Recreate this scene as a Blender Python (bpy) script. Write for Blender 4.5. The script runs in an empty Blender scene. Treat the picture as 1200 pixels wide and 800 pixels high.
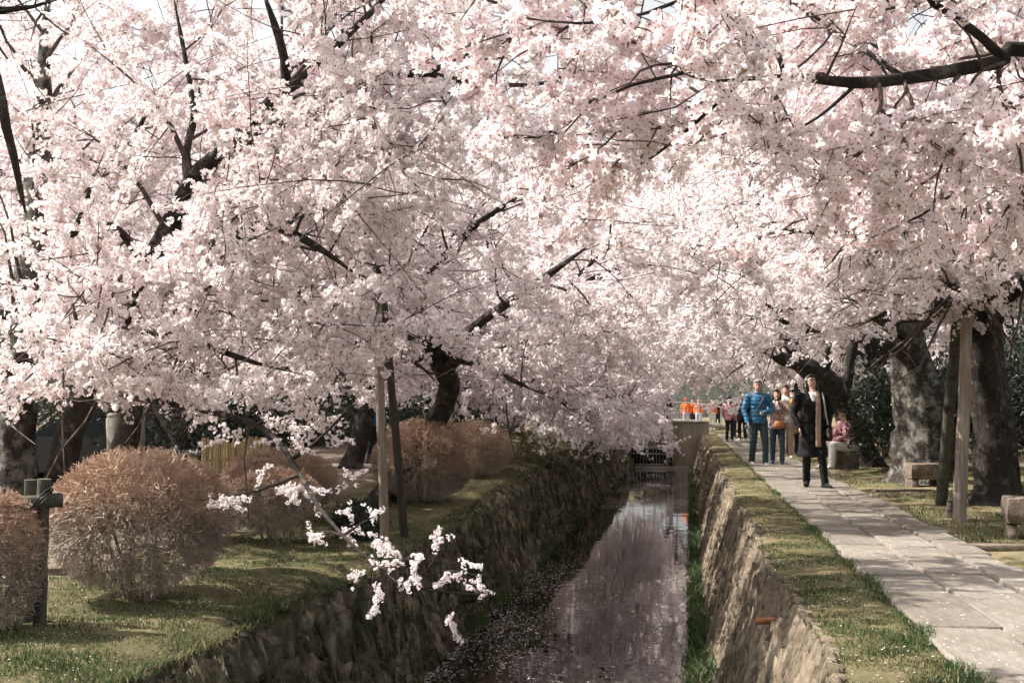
import bpy, math, random
import numpy as np
from mathutils import Vector, Matrix, Euler

random.seed(7)
RNG = np.random.default_rng(7)
R = math.radians
scene = bpy.context.scene
col = scene.collection

# ------------------------------------------------------------------ camera
CAMZ = 1.2
cam_data = bpy.data.cameras.new('camera')
cam = bpy.data.objects.new('camera', cam_data)
col.objects.link(cam)
cam.location = (0, 0, CAMZ)
cam.rotation_euler = (R(90 + 2.977), 0, R(7.86))
cam_data.sensor_width = 36
cam_data.lens = 45
cam_data.clip_end = 3000
cam_data.clip_start = 0.05
scene.camera = cam
CM = cam.rotation_euler.to_matrix()
C_R, C_U, C_F = CM @ Vector((1, 0, 0)), CM @ Vector((0, 1, 0)), CM @ Vector((0, 0, -1))

# ------------------------------------------------------------------ sky, sun, exposure
SUN_EL = R(50)
SUN_AZ = math.atan2(-1.0, 0.05)          # towards the sun, measured from +Y to +X
sunvec = Vector((math.sin(SUN_AZ) * math.cos(SUN_EL), math.cos(SUN_AZ) * math.cos(SUN_EL), math.sin(SUN_EL)))
world = bpy.data.worlds.new('World')
scene.world = world
world.use_nodes = True
wn, wl = world.node_tree.nodes, world.node_tree.links
wn.clear()
w_out = wn.new('ShaderNodeOutputWorld'); w_bg = wn.new('ShaderNodeBackground')
w_sky = wn.new('ShaderNodeTexSky'); w_hs = wn.new('ShaderNodeHueSaturation')
w_sky.sky_type = 'NISHITA'; w_sky.sun_disc = False
w_sky.sun_elevation = SUN_EL; w_sky.sun_rotation = SUN_AZ
w_sky.air_density = 1.0; w_sky.dust_density = 4.0; w_sky.ozone_density = 1.0
w_hs.inputs['Saturation'].default_value = 0.12
w_bg.inputs['Strength'].default_value = 0.105
wl.new(w_sky.outputs[0], w_hs.inputs['Color']); wl.new(w_hs.outputs[0], w_bg.inputs['Color'])
wl.new(w_bg.outputs[0], w_out.inputs['Surface'])
sun_d = bpy.data.lights.new('sun', 'SUN')
sun_d.energy = 4.2; sun_d.angle = R(0.53); sun_d.color = (1.0, 0.95, 0.87)
sun = bpy.data.objects.new('sun', sun_d); col.objects.link(sun)
sun.rotation_euler = sunvec.to_track_quat('Z', 'Y').to_euler()
sun.location = sunvec * 60
scene.view_settings.view_transform = 'Standard'
scene.view_settings.look = 'None'
scene.view_settings.gamma = 1.0
scene.view_settings.exposure = 1.25
scene.view_settings.use_curve_mapping = False
cy = scene.cycles
cy.max_bounces = 7; cy.diffuse_bounces = 4; cy.glossy_bounces = 2; cy.transmission_bounces = 4; cy.transparent_max_bounces = 4
cy.sample_clamp_indirect = 6.0
world.cycles.sampling_method = 'NONE'; cy.caustics_reflective = False; cy.caustics_refractive = False
cy.use_denoising = True
cy.use_adaptive_sampling = True; cy.adaptive_threshold = 0.045; cy.adaptive_min_samples = 16
try:
    cy.denoiser = 'OPENIMAGEDENOISE'
    cy.denoising_input_passes = 'RGB_ALBEDO_NORMAL'
    cy.denoising_prefilter = 'ACCURATE'
except Exception:
    pass

def P(px, py, d):
    """photo pixel (1200 x 800) at depth d metres -> point in the place"""
    d = float(d)
    v = Vector(cam.location) + d * (C_F + C_R * ((px - 600) / 1500.0) + C_U * ((400 - py) / 1500.0))
    return np.array(v)

# ------------------------------------------------------------------ small helpers
def tag(o, label=None, cat=None, group=None, kind=None):
    if label: o['label'] = label
    if cat: o['category'] = cat
    if group: o['group'] = group
    if kind or cat: o['kind'] = kind or 'thing'
    return o

def empty(name, loc=(0, 0, 0), rz=0.0):
    o = bpy.data.objects.new(name, None)
    col.objects.link(o)
    o.location = loc; o.rotation_euler = (0, 0, rz)
    o.empty_display_size = 0.1
    return o

def link(name, me, parent=None, smooth=False):
    o = bpy.data.objects.new(name, me)
    col.objects.link(o)
    if parent is not None: o.parent = parent
    if smooth:
        me.polygons.foreach_set('use_smooth', np.ones(len(me.polygons), dtype=bool))
    return o

def unit(v): return v / (np.linalg.norm(v) + 1e-9)

class Acc:
    """collects vertex and face arrays, builds one mesh"""
    def __init__(self):
        self.v, self.f, self.m, self.n = [], [], [], 0
    def add(self, v, f, m=0):
        v = np.asarray(v, dtype=np.float32).reshape(-1, 3)
        f = np.asarray(f, dtype=np.int64)
        if len(f) == 0: return
        self.v.append(v); self.f.append(f + self.n); self.m.append(np.full(len(f), m, dtype=np.int32) if np.isscalar(m) else np.asarray(m, dtype=np.int32))
        self.n += len(v)
    def mesh(self, name, mats):
        me = bpy.data.meshes.new(name)
        if not self.v: return me
        v = np.concatenate(self.v)
        tot = [f.shape[1] for f in self.f]
        ls = np.concatenate([f.ravel() for f in self.f]).astype(np.int32)
        lt = np.concatenate([np.full(len(f), f.shape[1], dtype=np.int32) for f in self.f])
        st = np.concatenate([[0], np.cumsum(lt)[:-1]]).astype(np.int32)
        me.vertices.add(len(v)); me.vertices.foreach_set('co', v.ravel())
        me.loops.add(len(ls)); me.loops.foreach_set('vertex_index', ls)
        me.polygons.add(len(lt)); me.polygons.foreach_set('loop_start', st)
        me.polygons.foreach_set('material_index', np.concatenate(self.m))
        for m in mats: me.materials.append(m)
        me.update(calc_edges=True)
        return me
    def build(self, name, mats, parent=None, smooth=False):
        return link(name, self.mesh(name, mats if isinstance(mats, (list, tuple)) else [mats]), parent, smooth)
    # ---- shapes
    def box(self, lo, hi, m=0, jit=0.0, M=None):
        x0, y0, z0 = lo; x1, y1, z1 = hi
        v = np.array([[x0,y0,z0],[x1,y0,z0],[x1,y1,z0],[x0,y1,z0],[x0,y0,z1],[x1,y0,z1],[x1,y1,z1],[x0,y1,z1]], dtype=float)
        if jit: v += RNG.normal(0, jit, v.shape)
        if M is not None: v = v @ np.array(M.to_3x3()).T + np.array(M.translation)
        self.add(v, [[0,3,2,1],[4,5,6,7],[0,1,5,4],[1,2,6,5],[2,3,7,6],[3,0,4,7]], m)
    def bevbox(self, lo, hi, b, m=0, jit=0.0, M=None):
        """box with chamfered top rim and vertical edges"""
        x0, y0, z0 = lo; x1, y1, z1 = hi
        def ring(i, z):
            xa, xb, ya, yb = x0 + i, x1 - i, y0 + i, y1 - i
            return [[xa+b,ya,z],[xb-b,ya,z],[xb,ya+b,z],[xb,yb-b,z],[xb-b,yb,z],[xa+b,yb,z],[xa,yb-b,z],[xa,ya+b,z]]
        v = np.array(ring(0, z0) + ring(0, z1 - b) + ring(b, z1), dtype=float)
        if jit:
            j = RNG.normal(0, jit, (8, 3)); j[:, 2] *= 0.5
            v += np.concatenate([j, j, j])
        if M is not None: v = v @ np.array(M.to_3x3()).T + np.array(M.translation)
        f = []
        for k in range(2):
            for i in range(8):
                a, c = k*8+i, k*8+(i+1) % 8
                f.append([a, c, c+8, a+8])
        self.add(v, f, m)
        self.add(v[16:24], [[0,1,2,3,4,5,6,7]], m)
        self.add(v[0:8], [[7,6,5,4,3,2,1,0]], m)
    def tube(self, pts, rad, sides=6, m=0, cap=True, rough=0.0):
        pts = np.asarray(pts, dtype=float); n = len(pts)
        rad = np.broadcast_to(np.asarray(rad, dtype=float), (n,))
        t = np.gradient(pts, axis=0); t /= np.linalg.norm(t, axis=1, keepdims=True) + 1e-9
        ref = np.array([0, 0, 1.0]) if abs(t[0][2]) < 0.9 else np.array([1.0, 0, 0])
        u = np.zeros_like(t); a = np.cross(t[0], ref); a /= np.linalg.norm(a) + 1e-9
        for i in range(n):
            a = a - t[i] * np.dot(a, t[i]); a /= np.linalg.norm(a) + 1e-9; u[i] = a
        w = np.cross(t, u)
        ang = np.arange(sides) * 2 * math.pi / sides
        rr = rad[:, None] * np.ones((1, sides))
        if rough:
            ph = RNG.uniform(0, 6.283, 3); tw = np.arange(n)[:, None] * 0.06
            rr = rr * (1 + rough * (1.1 * np.sin(2 * ang + ph[0] + tw) + 1.0 * np.sin(3 * ang + ph[1] - tw * 1.3) + 0.7 * np.sin(5 * ang + ph[2] + tw * 2)) + RNG.normal(0, rough * 0.5, rr.shape))
        v = pts[:, None, :] + rr[..., None] * (np.cos(ang)[None, :, None] * u[:, None, :] + np.sin(ang)[None, :, None] * w[:, None, :])
        i = np.arange(n - 1)[:, None] * sides; j = np.arange(sides)[None, :]; k = (j + 1) % sides
        f = np.stack([i + j, i + k, i + sides + k, i + sides + j], axis=-1).reshape(-1, 4)
        self.add(v.reshape(-1, 3), f, m)
        if cap:
            self.add(v[0], [list(range(sides))[::-1]], m); self.add(v[-1], [list(range(sides))], m)
    def sticks(self, p0, pm, p1, r0, r1, m=0):
        """many three-sided, once-bent sticks at once"""
        n = len(p0); t = p1 - p0; u = np.cross(t, RNG.normal(0, 1, (n, 3))); u /= np.linalg.norm(u, axis=1, keepdims=True) + 1e-9
        w = np.cross(t, u); w /= np.linalg.norm(w, axis=1, keepdims=True) + 1e-9
        ring = [u * math.cos(k * 2.0944) + w * math.sin(k * 2.0944) for k in range(3)]
        V = np.stack([c + r * q for c, r in ((p0, r0), (pm, (r0 + r1) / 2), (p1, r1)) for q in ring], 1).reshape(-1, 3)
        F = np.array([[i * 3 + j, i * 3 + (j + 1) % 3, i * 3 + 3 + (j + 1) % 3, i * 3 + 3 + j] for i in range(2) for j in range(3)])
        f = (F[None] + np.arange(n)[:, None, None] * 9).reshape(-1, 4)
        self.add(V, f, m if np.isscalar(m) else np.repeat(m, 6))
    def lathe(self, prof, sides=12, c=(0, 0, 0), m=0, sx=1, sy=1):
        """prof: (radius, z) list, closed at both ends"""
        prof = np.asarray(prof, dtype=float); n = len(prof)
        ang = np.arange(sides) * 2 * math.pi / sides
        v = np.stack([prof[:, :1] * np.cos(ang) * sx + c[0], prof[:, :1] * np.sin(ang) * sy + c[1], np.repeat(prof[:, 1:], sides, 1) + c[2]], -1)
        i = np.arange(n - 1)[:, None] * sides; j = np.arange(sides)[None, :]; k = (j + 1) % sides
        f = np.stack([i + j, i + k, i + sides + k, i + sides + j], -1).reshape(-1, 4)
        self.add(v.reshape(-1, 3), f, m)
        self.add(v[0], [list(range(sides))[::-1]], m); self.add(v[-1], [list(range(sides))], m)
    def ellipsoid(self, c, r, m=0, sides=12, rings=8):
        th = np.linspace(0.05, math.pi - 0.05, rings)
        v0 = [(math.sin(t), -math.cos(t)) for t in th]
        a = Acc(); a.lathe(v0, sides)
        V = np.concatenate(a.v) * np.array(r) + np.array(c)
        self.v.append(V.astype(np.float32))
        for f in a.f:
            self.f.append(f + self.n); self.m.append(np.full(len(f), m, dtype=np.int32))
        self.n += len(V)

def smooth_path(pts, step):
    """Catmull-Rom through points (k columns), resampled about every step"""
    p = np.asarray(pts, dtype=float)
    p = np.vstack([2 * p[0] - p[1], p, 2 * p[-1] - p[-2]])
    out = []
    for i in range(1, len(p) - 2):
        n = max(2, int(np.linalg.norm(p[i + 1][:3] - p[i][:3]) / step))
        for t in np.linspace(0, 1, n, endpoint=False):
            out.append(0.5 * ((2 * p[i]) + (-p[i-1] + p[i+1]) * t + (2*p[i-1] - 5*p[i] + 4*p[i+1] - p[i+2]) * t*t + (-p[i-1] + 3*p[i] - 3*p[i+1] + p[i+2]) * t**3))
    out.append(p[-2])
    return np.array(out)

def fnoise(x, y, s=1.0, seed=0.0):
    x = np.asarray(x) * s + seed; y = np.asarray(y) * s + seed * 1.7
    return (np.sin(x * 1.7 + 2.1 * np.sin(y * 0.9 + 1.3)) + np.sin(y * 2.3 + 1.7 * np.sin(x * 1.1 + 0.5)) + 0.5 * np.sin(x * 4.1 + y * 3.3 + 1.1) + 0.5 * np.sin(y * 5.3 - x * 2.9)) / 3.0

# ------------------------------------------------------------------ materials
def nodes_of(name):
    m = bpy.data.materials.new(name); m.use_nodes = True
    nt = m.node_tree; nt.nodes.clear()
    out = nt.nodes.new('ShaderNodeOutputMaterial'); b = nt.nodes.new('ShaderNodeBsdfPrincipled')
    nt.links.new(b.outputs[0], out.inputs['Surface'])
    return m, nt, b, out

def noise(nt, scale, detail=4, rough=0.55, stretch=None, coord='Object'):
    tc = nt.nodes.new('ShaderNodeTexCoord'); n = nt.nodes.new('ShaderNodeTexNoise')
    n.inputs['Scale'].default_value = scale; n.inputs['Detail'].default_value = detail; n.inputs['Roughness'].default_value = rough
    if stretch:
        mp = nt.nodes.new('ShaderNodeMapping'); mp.inputs['Scale'].default_value = stretch
        nt.links.new(tc.outputs[coord], mp.inputs['Vector']); nt.links.new(mp.outputs[0], n.inputs['Vector'])
    else:
        nt.links.new(tc.outputs[coord], n.inputs['Vector'])
    return n.outputs['Fac']

def ramp(nt, fac, stops):
    r = nt.nodes.new('ShaderNodeValToRGB'); e = r.color_ramp.elements
    while len(e) < len(stops): e.new(0.5)
    for el, (p, c) in zip(e, stops):
        el.position = p; el.color = (*c, 1)
    nt.links.new(fac, r.inputs['Fac'])
    return r.outputs['Color']

def mixc(nt, fac, a, b, mode='MIX'):
    m = nt.nodes.new('ShaderNodeMix'); m.data_type = 'RGBA'; m.blend_type = mode
    for s, v in ((m.inputs['Factor'], fac), (m.inputs['A'], a), (m.inputs['B'], b)) if False else ((m.inputs[0], fac), (m.inputs[6], a), (m.inputs[7], b)):
        if isinstance(v, bpy.types.NodeSocket): nt.links.new(v, s)
        elif isinstance(v, (int, float)): s.default_value = v
        else: s.default_value = (*v, 1)
    return m.outputs[2]

def bump(nt, b, h, strength=0.4, dist=0.02):
    n = nt.nodes.new('ShaderNodeBump'); n.inputs['Strength'].default_value = strength; n.inputs['Distance'].default_value = dist
    nt.links.new(h, n.inputs['Height']); nt.links.new(n.outputs[0], b.inputs['Normal'])

def mat(name, c1, c2=None, scale=6.0, rough=0.85, bmp=0.0, bscale=None, stretch=None, spec=0.3, c3=None, metallic=0.0, bdist=0.02):
    m, nt, b, out = nodes_of(name)
    c2 = c2 or tuple(x * 0.75 for x in c1)
    f = noise(nt, scale, 5, 0.6, stretch)
    st = [(0.32, c1), (0.66, c2)] if c3 is None else [(0.28, c1), (0.5, c2), (0.7, c3)]
    nt.links.new(ramp(nt, f, st), b.inputs['Base Color'])
    b.inputs['Roughness'].default_value = rough; b.inputs['Specular IOR Level'].default_value = spec; b.inputs['Metallic'].default_value = metallic
    if bmp: bump(nt, b, noise(nt, bscale or scale * 4, 5, 0.6, stretch), bmp, bdist)
    return m

def petal_mat(name, ca, cb, trans=0.45):
    m, nt, b, out = nodes_of(name)
    nt.nodes.remove(b)
    oi = nt.nodes.new('ShaderNodeObjectInfo')
    c = ramp(nt, oi.outputs['Random'], [(0.0, ca), (1.0, cb)])
    d = nt.nodes.new('ShaderNodeBsdfDiffuse'); t = nt.nodes.new('ShaderNodeBsdfTranslucent'); mx = nt.nodes.new('ShaderNodeMixShader')
    nt.links.new(c, d.inputs['Color']); nt.links.new(c, t.inputs['Color'])
    mx.inputs[0].default_value = trans
    nt.links.new(d.outputs[0], mx.inputs[1]); nt.links.new(t.outputs[0], mx.inputs[2]); nt.links.new(mx.outputs[0], out.inputs['Surface'])
    return m

def leaf_mat(name, c1, c2, scale=3.0, rough=0.5, trans=0.25, spec=0.35):
    m, nt, b, out = nodes_of(name)
    f = noise(nt, scale, 4, 0.6)
    c = ramp(nt, f, [(0.3, c1), (0.7, c2)])
    nt.links.new(c, b.inputs['Base Color']); b.inputs['Roughness'].default_value = rough; b.inputs['Specular IOR Level'].default_value = spec
    t = nt.nodes.new('ShaderNodeBsdfTranslucent'); nt.links.new(c, t.inputs['Color'])
    mx = nt.nodes.new('ShaderNodeMixShader'); mx.inputs[0].default_value = trans
    nt.links.new(b.outputs[0], mx.inputs[1]); nt.links.new(t.outputs[0], mx.inputs[2]); nt.links.new(mx.outputs[0], out.inputs['Surface'])
    return m

def bark_mat(name, dark, mid, lichen, amount=0.5):
    m, nt, b, out = nodes_of(name)
    f = noise(nt, 9, 6, 0.65, (1, 1, 0.6))
    base = ramp(nt, f, [(0.3, dark), (0.7, mid)])
    p = noise(nt, 5.5, 8, 0.75)
    pm = ramp(nt, p, [(max(0.02, 0.62 - amount * 0.3), (0, 0, 0)), (min(0.98, 0.72 - amount * 0.25), (1, 1, 1))])
    nt.links.new(mixc(nt, pm, base, lichen), b.inputs['Base Color'])
    b.inputs['Roughness'].default_value = 0.9; b.inputs['Specular IOR Level'].default_value = 0.2
    bump(nt, b, noise(nt, 17, 8, 0.75, (1, 1, 0.4)), 1.0, 0.07)
    return m

M = {}
M['petal'] = petal_mat('petal_white_pink', (0.95, 0.895, 0.89), (0.94, 0.85, 0.853), 0.48)
M['petal_pink'] = petal_mat('petal_pink', (0.945, 0.88, 0.88), (0.935, 0.825, 0.835), 0.48)
M['eye'] = mat('blossom_centre', (0.42, 0.10, 0.16), (0.55, 0.18, 0.22), 30)
M['calyx'] = mat('calyx', (0.30, 0.14, 0.10), (0.24, 0.20, 0.10), 30)
M['bark'] = bark_mat('cherry_bark', (0.026, 0.021, 0.018), (0.078, 0.063, 0.053), (0.20, 0.19, 0.16), 0.25)
M['bark_lichen'] = bark_mat('lichen_bark', (0.024, 0.020, 0.017), (0.075, 0.062, 0.052), (0.27, 0.26, 0.22), 0.5)
M['twig'] = mat('twig_bark', (0.05, 0.038, 0.034), (0.11, 0.085, 0.072), 14)
M['shoot'] = mat('reddish_shoots', (0.42, 0.27, 0.19), (0.64, 0.48, 0.37), 5.0)
M['oldtwig'] = mat('grey_twigs', (0.25, 0.205, 0.165), (0.46, 0.39, 0.325), 4)
M['stem'] = mat('shrub_stem', (0.13, 0.10, 0.08), (0.24, 0.20, 0.16), 8, bmp=0.5)
M['grass'] = leaf_mat('grass_blade', (0.036, 0.066, 0.024), (0.090, 0.128, 0.048), 1.6, 0.6, 0.3, 0.2)
M['drygrass'] = leaf_mat('dry_grass_blade', (0.22, 0.19, 0.10), (0.33, 0.28, 0.165), 2.0, 0.7, 0.25, 0.15)
M['evergreen'] = leaf_mat('evergreen_leaf', (0.010, 0.018, 0.010), (0.028, 0.042, 0.020), 2.0, 0.34, 0.06, 0.45)
M['olive'] = leaf_mat('olive_leaf', (0.10, 0.11, 0.045), (0.19, 0.17, 0.075), 2.5, 0.5, 0.2)
M['weathered'] = mat('weathered_wood', (0.42, 0.37, 0.315), (0.27, 0.225, 0.185), 5, bmp=0.6, bscale=30, stretch=(6, 6, 0.5), c3=(0.24, 0.15, 0.09))
M['darkwood'] = mat('dark_wood', (0.075, 0.06, 0.05), (0.035, 0.03, 0.026), 6, bmp=0.6, bscale=30, stretch=(6, 6, 0.5))
M['mosswood'] = mat('mossy_wood', (0.04, 0.036, 0.03), (0.085, 0.08, 0.058), 7, bmp=0.7, bscale=30, c3=(0.03, 0.027, 0.023))
M['bamboo'] = mat('bamboo', (0.62, 0.50, 0.29), (0.48, 0.37, 0.20), 4)
M['concrete'] = mat('stained_concrete', (0.36, 0.31, 0.235), (0.22, 0.19, 0.14), 1.6, bmp=0.3, bscale=20, stretch=(1.5, 1.5, 0.3), c3=(0.09, 0.08, 0.058))
M['paleconcrete'] = mat('pale_concrete', (0.42, 0.40, 0.35), (0.27, 0.25, 0.215), 3.0, bmp=0.4, bscale=25, c3=(0.17, 0.155, 0.13))
M['granite'] = mat('bench_stone', (0.27, 0.22, 0.175), (0.16, 0.12, 0.092), 9, bmp=1.0, bscale=40, c3=(0.09, 0.07, 0.052))
M['darkmetal'] = mat('dark_metal', (0.03, 0.03, 0.032), (0.05, 0.045, 0.04), 10, 0.5)
M['rail'] = mat('galvanised_rail', (0.50, 0.50, 0.48), (0.32, 0.32, 0.30), 8, 0.5)
M['rust'] = mat('terracotta_pipe', (0.34, 0.145, 0.07), (0.22, 0.09, 0.045), 14, bmp=0.3)
M['white'] = mat('white_cloth', (0.80, 0.78, 0.76), (0.70, 0.68, 0.66), 6)

# ------------------------------------------------------------------ the ground levels
WATER_Z = -1.6
def left_level(y):
    return np.interp(y, [-50, 17, 24, 40, 62, 400], [-0.30, -0.30, 0.02, 0.28, 0.35, 0.35])
def left_edge(y):
    return -3.22 + 0.10 * np.sin(y * 0.55 + 0.6) + 0.05 * np.sin(y * 1.7)
def right_edge(y):
    return 0.66 + 0.035 * np.sin(y * 0.9 + 1) + 0.02 * np.sin(y * 2.9)

def sheet(name, xs_fn, ys, z_fn, m):
    ys = np.asarray(ys); rows = []
    for y in ys:
        xs = xs_fn(y); rows.append(np.stack([xs, np.full_like(xs, y), z_fn(xs, np.full_like(xs, y))], -1))
    v = np.array(rows); ny, nx = v.shape[:2]
    i = np.arange(ny - 1)[:, None] * nx; j = np.arange(nx - 1)[None, :]
    f = np.stack([i + j, i + j + 1, i + nx + j + 1, i + nx + j], -1).reshape(-1, 4)
    a = Acc(); a.add(v.reshape(-1, 3), f)
    return a.build(name, m, smooth=True)

def ground_material():
    m, nt, b, out = nodes_of('bank_soil_and_turf')
    turf = ramp(nt, noise(nt, 1.3, 6, 0.65), [(0.30, (0.065, 0.06, 0.026)), (0.52, (0.12, 0.105, 0.053)), (0.72, (0.21, 0.175, 0.105))])
    soil = ramp(nt, noise(nt, 2.1, 6, 0.6), [(0.3, (0.15, 0.115, 0.088)), (0.7, (0.24, 0.195, 0.15))])
    tc = nt.nodes.new('ShaderNodeTexCoord'); sp = nt.nodes.new('ShaderNodeSeparateXYZ'); nt.links.new(tc.outputs['Object'], sp.inputs[0])
    nz = noise(nt, 0.9, 4, 0.6)
    ad = nt.nodes.new('ShaderNodeMath'); ad.operation = 'MULTIPLY_ADD'; nt.links.new(nz, ad.inputs[0]); ad.inputs[1].default_value = 2.6; nt.links.new(sp.outputs['X'], ad.inputs[2])
    mr = nt.nodes.new('ShaderNodeMapRange'); mr.inputs['From Min'].default_value = -3.9; mr.inputs['From Max'].default_value = -4.5
    nt.links.new(ad.outputs[0], mr.inputs['Value'])
    nt.links.new(mixc(nt, mr.outputs[0], turf, soil), b.inputs['Base Color'])
    b.inputs['Roughness'].default_value = 0.95; b.inputs['Specular IOR Level'].default_value = 0.15
    bump(nt, b, noise(nt, 22, 6, 0.7), 0.9, 0.03)
    return m

def verge_material():
    m, nt, b, out = nodes_of('verge_soil_and_moss')
    c = ramp(nt, noise(nt, 1.1, 6, 0.65), [(0.30, (0.075, 0.08, 0.032)), (0.50, (0.15, 0.125, 0.065)), (0.70, (0.27, 0.215, 0.14))])
    nt.links.new(c, b.inputs['Base Color'])
    b.inputs['Roughness'].default_value = 0.95; b.inputs['Specular IOR Level'].default_value = 0.15
    bump(nt, b, noise(nt, 24, 6, 0.7), 0.9, 0.03)
    return m
M['ground'] = ground_material()
M['verge'] = verge_material()

ysL = np.concatenate([np.arange(-12, 30, 0.3), np.arange(30, 70, 1.0), np.geomspace(70, 700, 24)])
def lz(x, y):
    e = left_edge(y)
    d = e - x
    mound = 0.05 * fnoise(x, y, 0.8) + 0.02 * fnoise(x, y, 3.1, 2)
    return left_level(y) - 0.06 * np.exp(-np.maximum(d, 0) / 0.10) + mound * np.clip(d / 0.3, 0.25, 1) * np.clip(30 / np.maximum(d, 1), 0, 1)
left_bank = sheet('ground_left_bank', lambda y: left_edge(y) - np.concatenate([np.linspace(0, 0.3, 4), np.linspace(0.45, 6, 24), np.geomspace(7, 500, 14)]), ysL, lz, M['ground'])
tag(left_bank, kind='structure')
def rz(x, y):
    return -0.03 + 0.025 * fnoise(x, y, 1.1, 4) + 0.012 * fnoise(x, y, 3.7, 1) - 0.03 * np.exp(-np.maximum(x - right_edge(y), 0) / 0.08) + 0.05 * np.clip((x - 3.2) / 3, 0, 1)
right_bank = sheet('ground_right_bank', lambda y: np.concatenate([right_edge(y) + np.linspace(0, 0.55, 8), np.linspace(1.32, 6, 24), np.geomspace(7, 500, 14)]), ysL, lambda x, y: np.where((x > 1.27) & (x < 2.43), -0.07, rz(x, y)), M['verge'])
tag(right_bank, kind='structure')

# ------------------------------------------------------------------ water
def water_material():
    m, nt, b, out = nodes_of('canal_water')
    b.inputs['Base Color'].default_value = (0.014, 0.013, 0.010, 1); b.inputs['Roughness'].default_value = 0.01
    b.inputs['IOR'].default_value = 1.75; b.inputs['Specular IOR Level'].default_value = 1.0
    a = noise(nt, 1.3, 2, 0.5, (0.6, 1.5, 1)); c = noise(nt, 4.5, 2, 0.5, (0.5, 1.5, 1))
    ad = nt.nodes.new('ShaderNodeMath'); ad.operation = 'MULTIPLY_ADD'; nt.links.new(c, ad.inputs[0]); ad.inputs[1].default_value = 0.25; nt.links.new(a, ad.inputs[2])
    bump(nt, b, ad.outputs[0], 0.05, 0.05)
    return m
M['water'] = water_material()
a = Acc(); a.add([[-3.6, -12, WATER_Z], [1.2, -12, WATER_Z], [1.2, 140, WATER_Z], [-3.6, 140, WATER_Z]], [[0, 1, 2, 3]])
tag(a.build('water', M['water']), kind='structure')

# ------------------------------------------------------------------ canal walls of upright, weathered stone
def wall_mats():
    def one(name, c, moss, amount):
        m, nt, b, out = nodes_of(name)
        base = ramp(nt, noise(nt, 4.2, 6, 0.7, (1, 1.6, 0.8)), c)
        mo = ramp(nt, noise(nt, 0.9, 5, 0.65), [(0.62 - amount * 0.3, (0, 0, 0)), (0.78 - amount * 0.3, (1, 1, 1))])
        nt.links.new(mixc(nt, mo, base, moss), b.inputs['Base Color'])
        b.inputs['Roughness'].default_value = 0.95; b.inputs['Specular IOR Level'].default_value = 0.15
        bump(nt, b, noise(nt, 18, 6, 0.7, (1, 2.2, 0.4)), 1.0, 0.05)
        return m
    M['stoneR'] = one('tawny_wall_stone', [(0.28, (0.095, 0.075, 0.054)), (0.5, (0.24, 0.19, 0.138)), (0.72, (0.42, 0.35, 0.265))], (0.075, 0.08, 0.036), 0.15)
    M['stoneL'] = one('mossy_wall_stone_lit_streaks', [(0.30, (0.035, 0.03, 0.022)), (0.5, (0.14, 0.12, 0.082)), (0.70, (0.42, 0.35, 0.25))], (0.05, 0.065, 0.024), 0.36)  # pale tan stop paints in the lit streaks; the moss is real
wall_mats()

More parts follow.
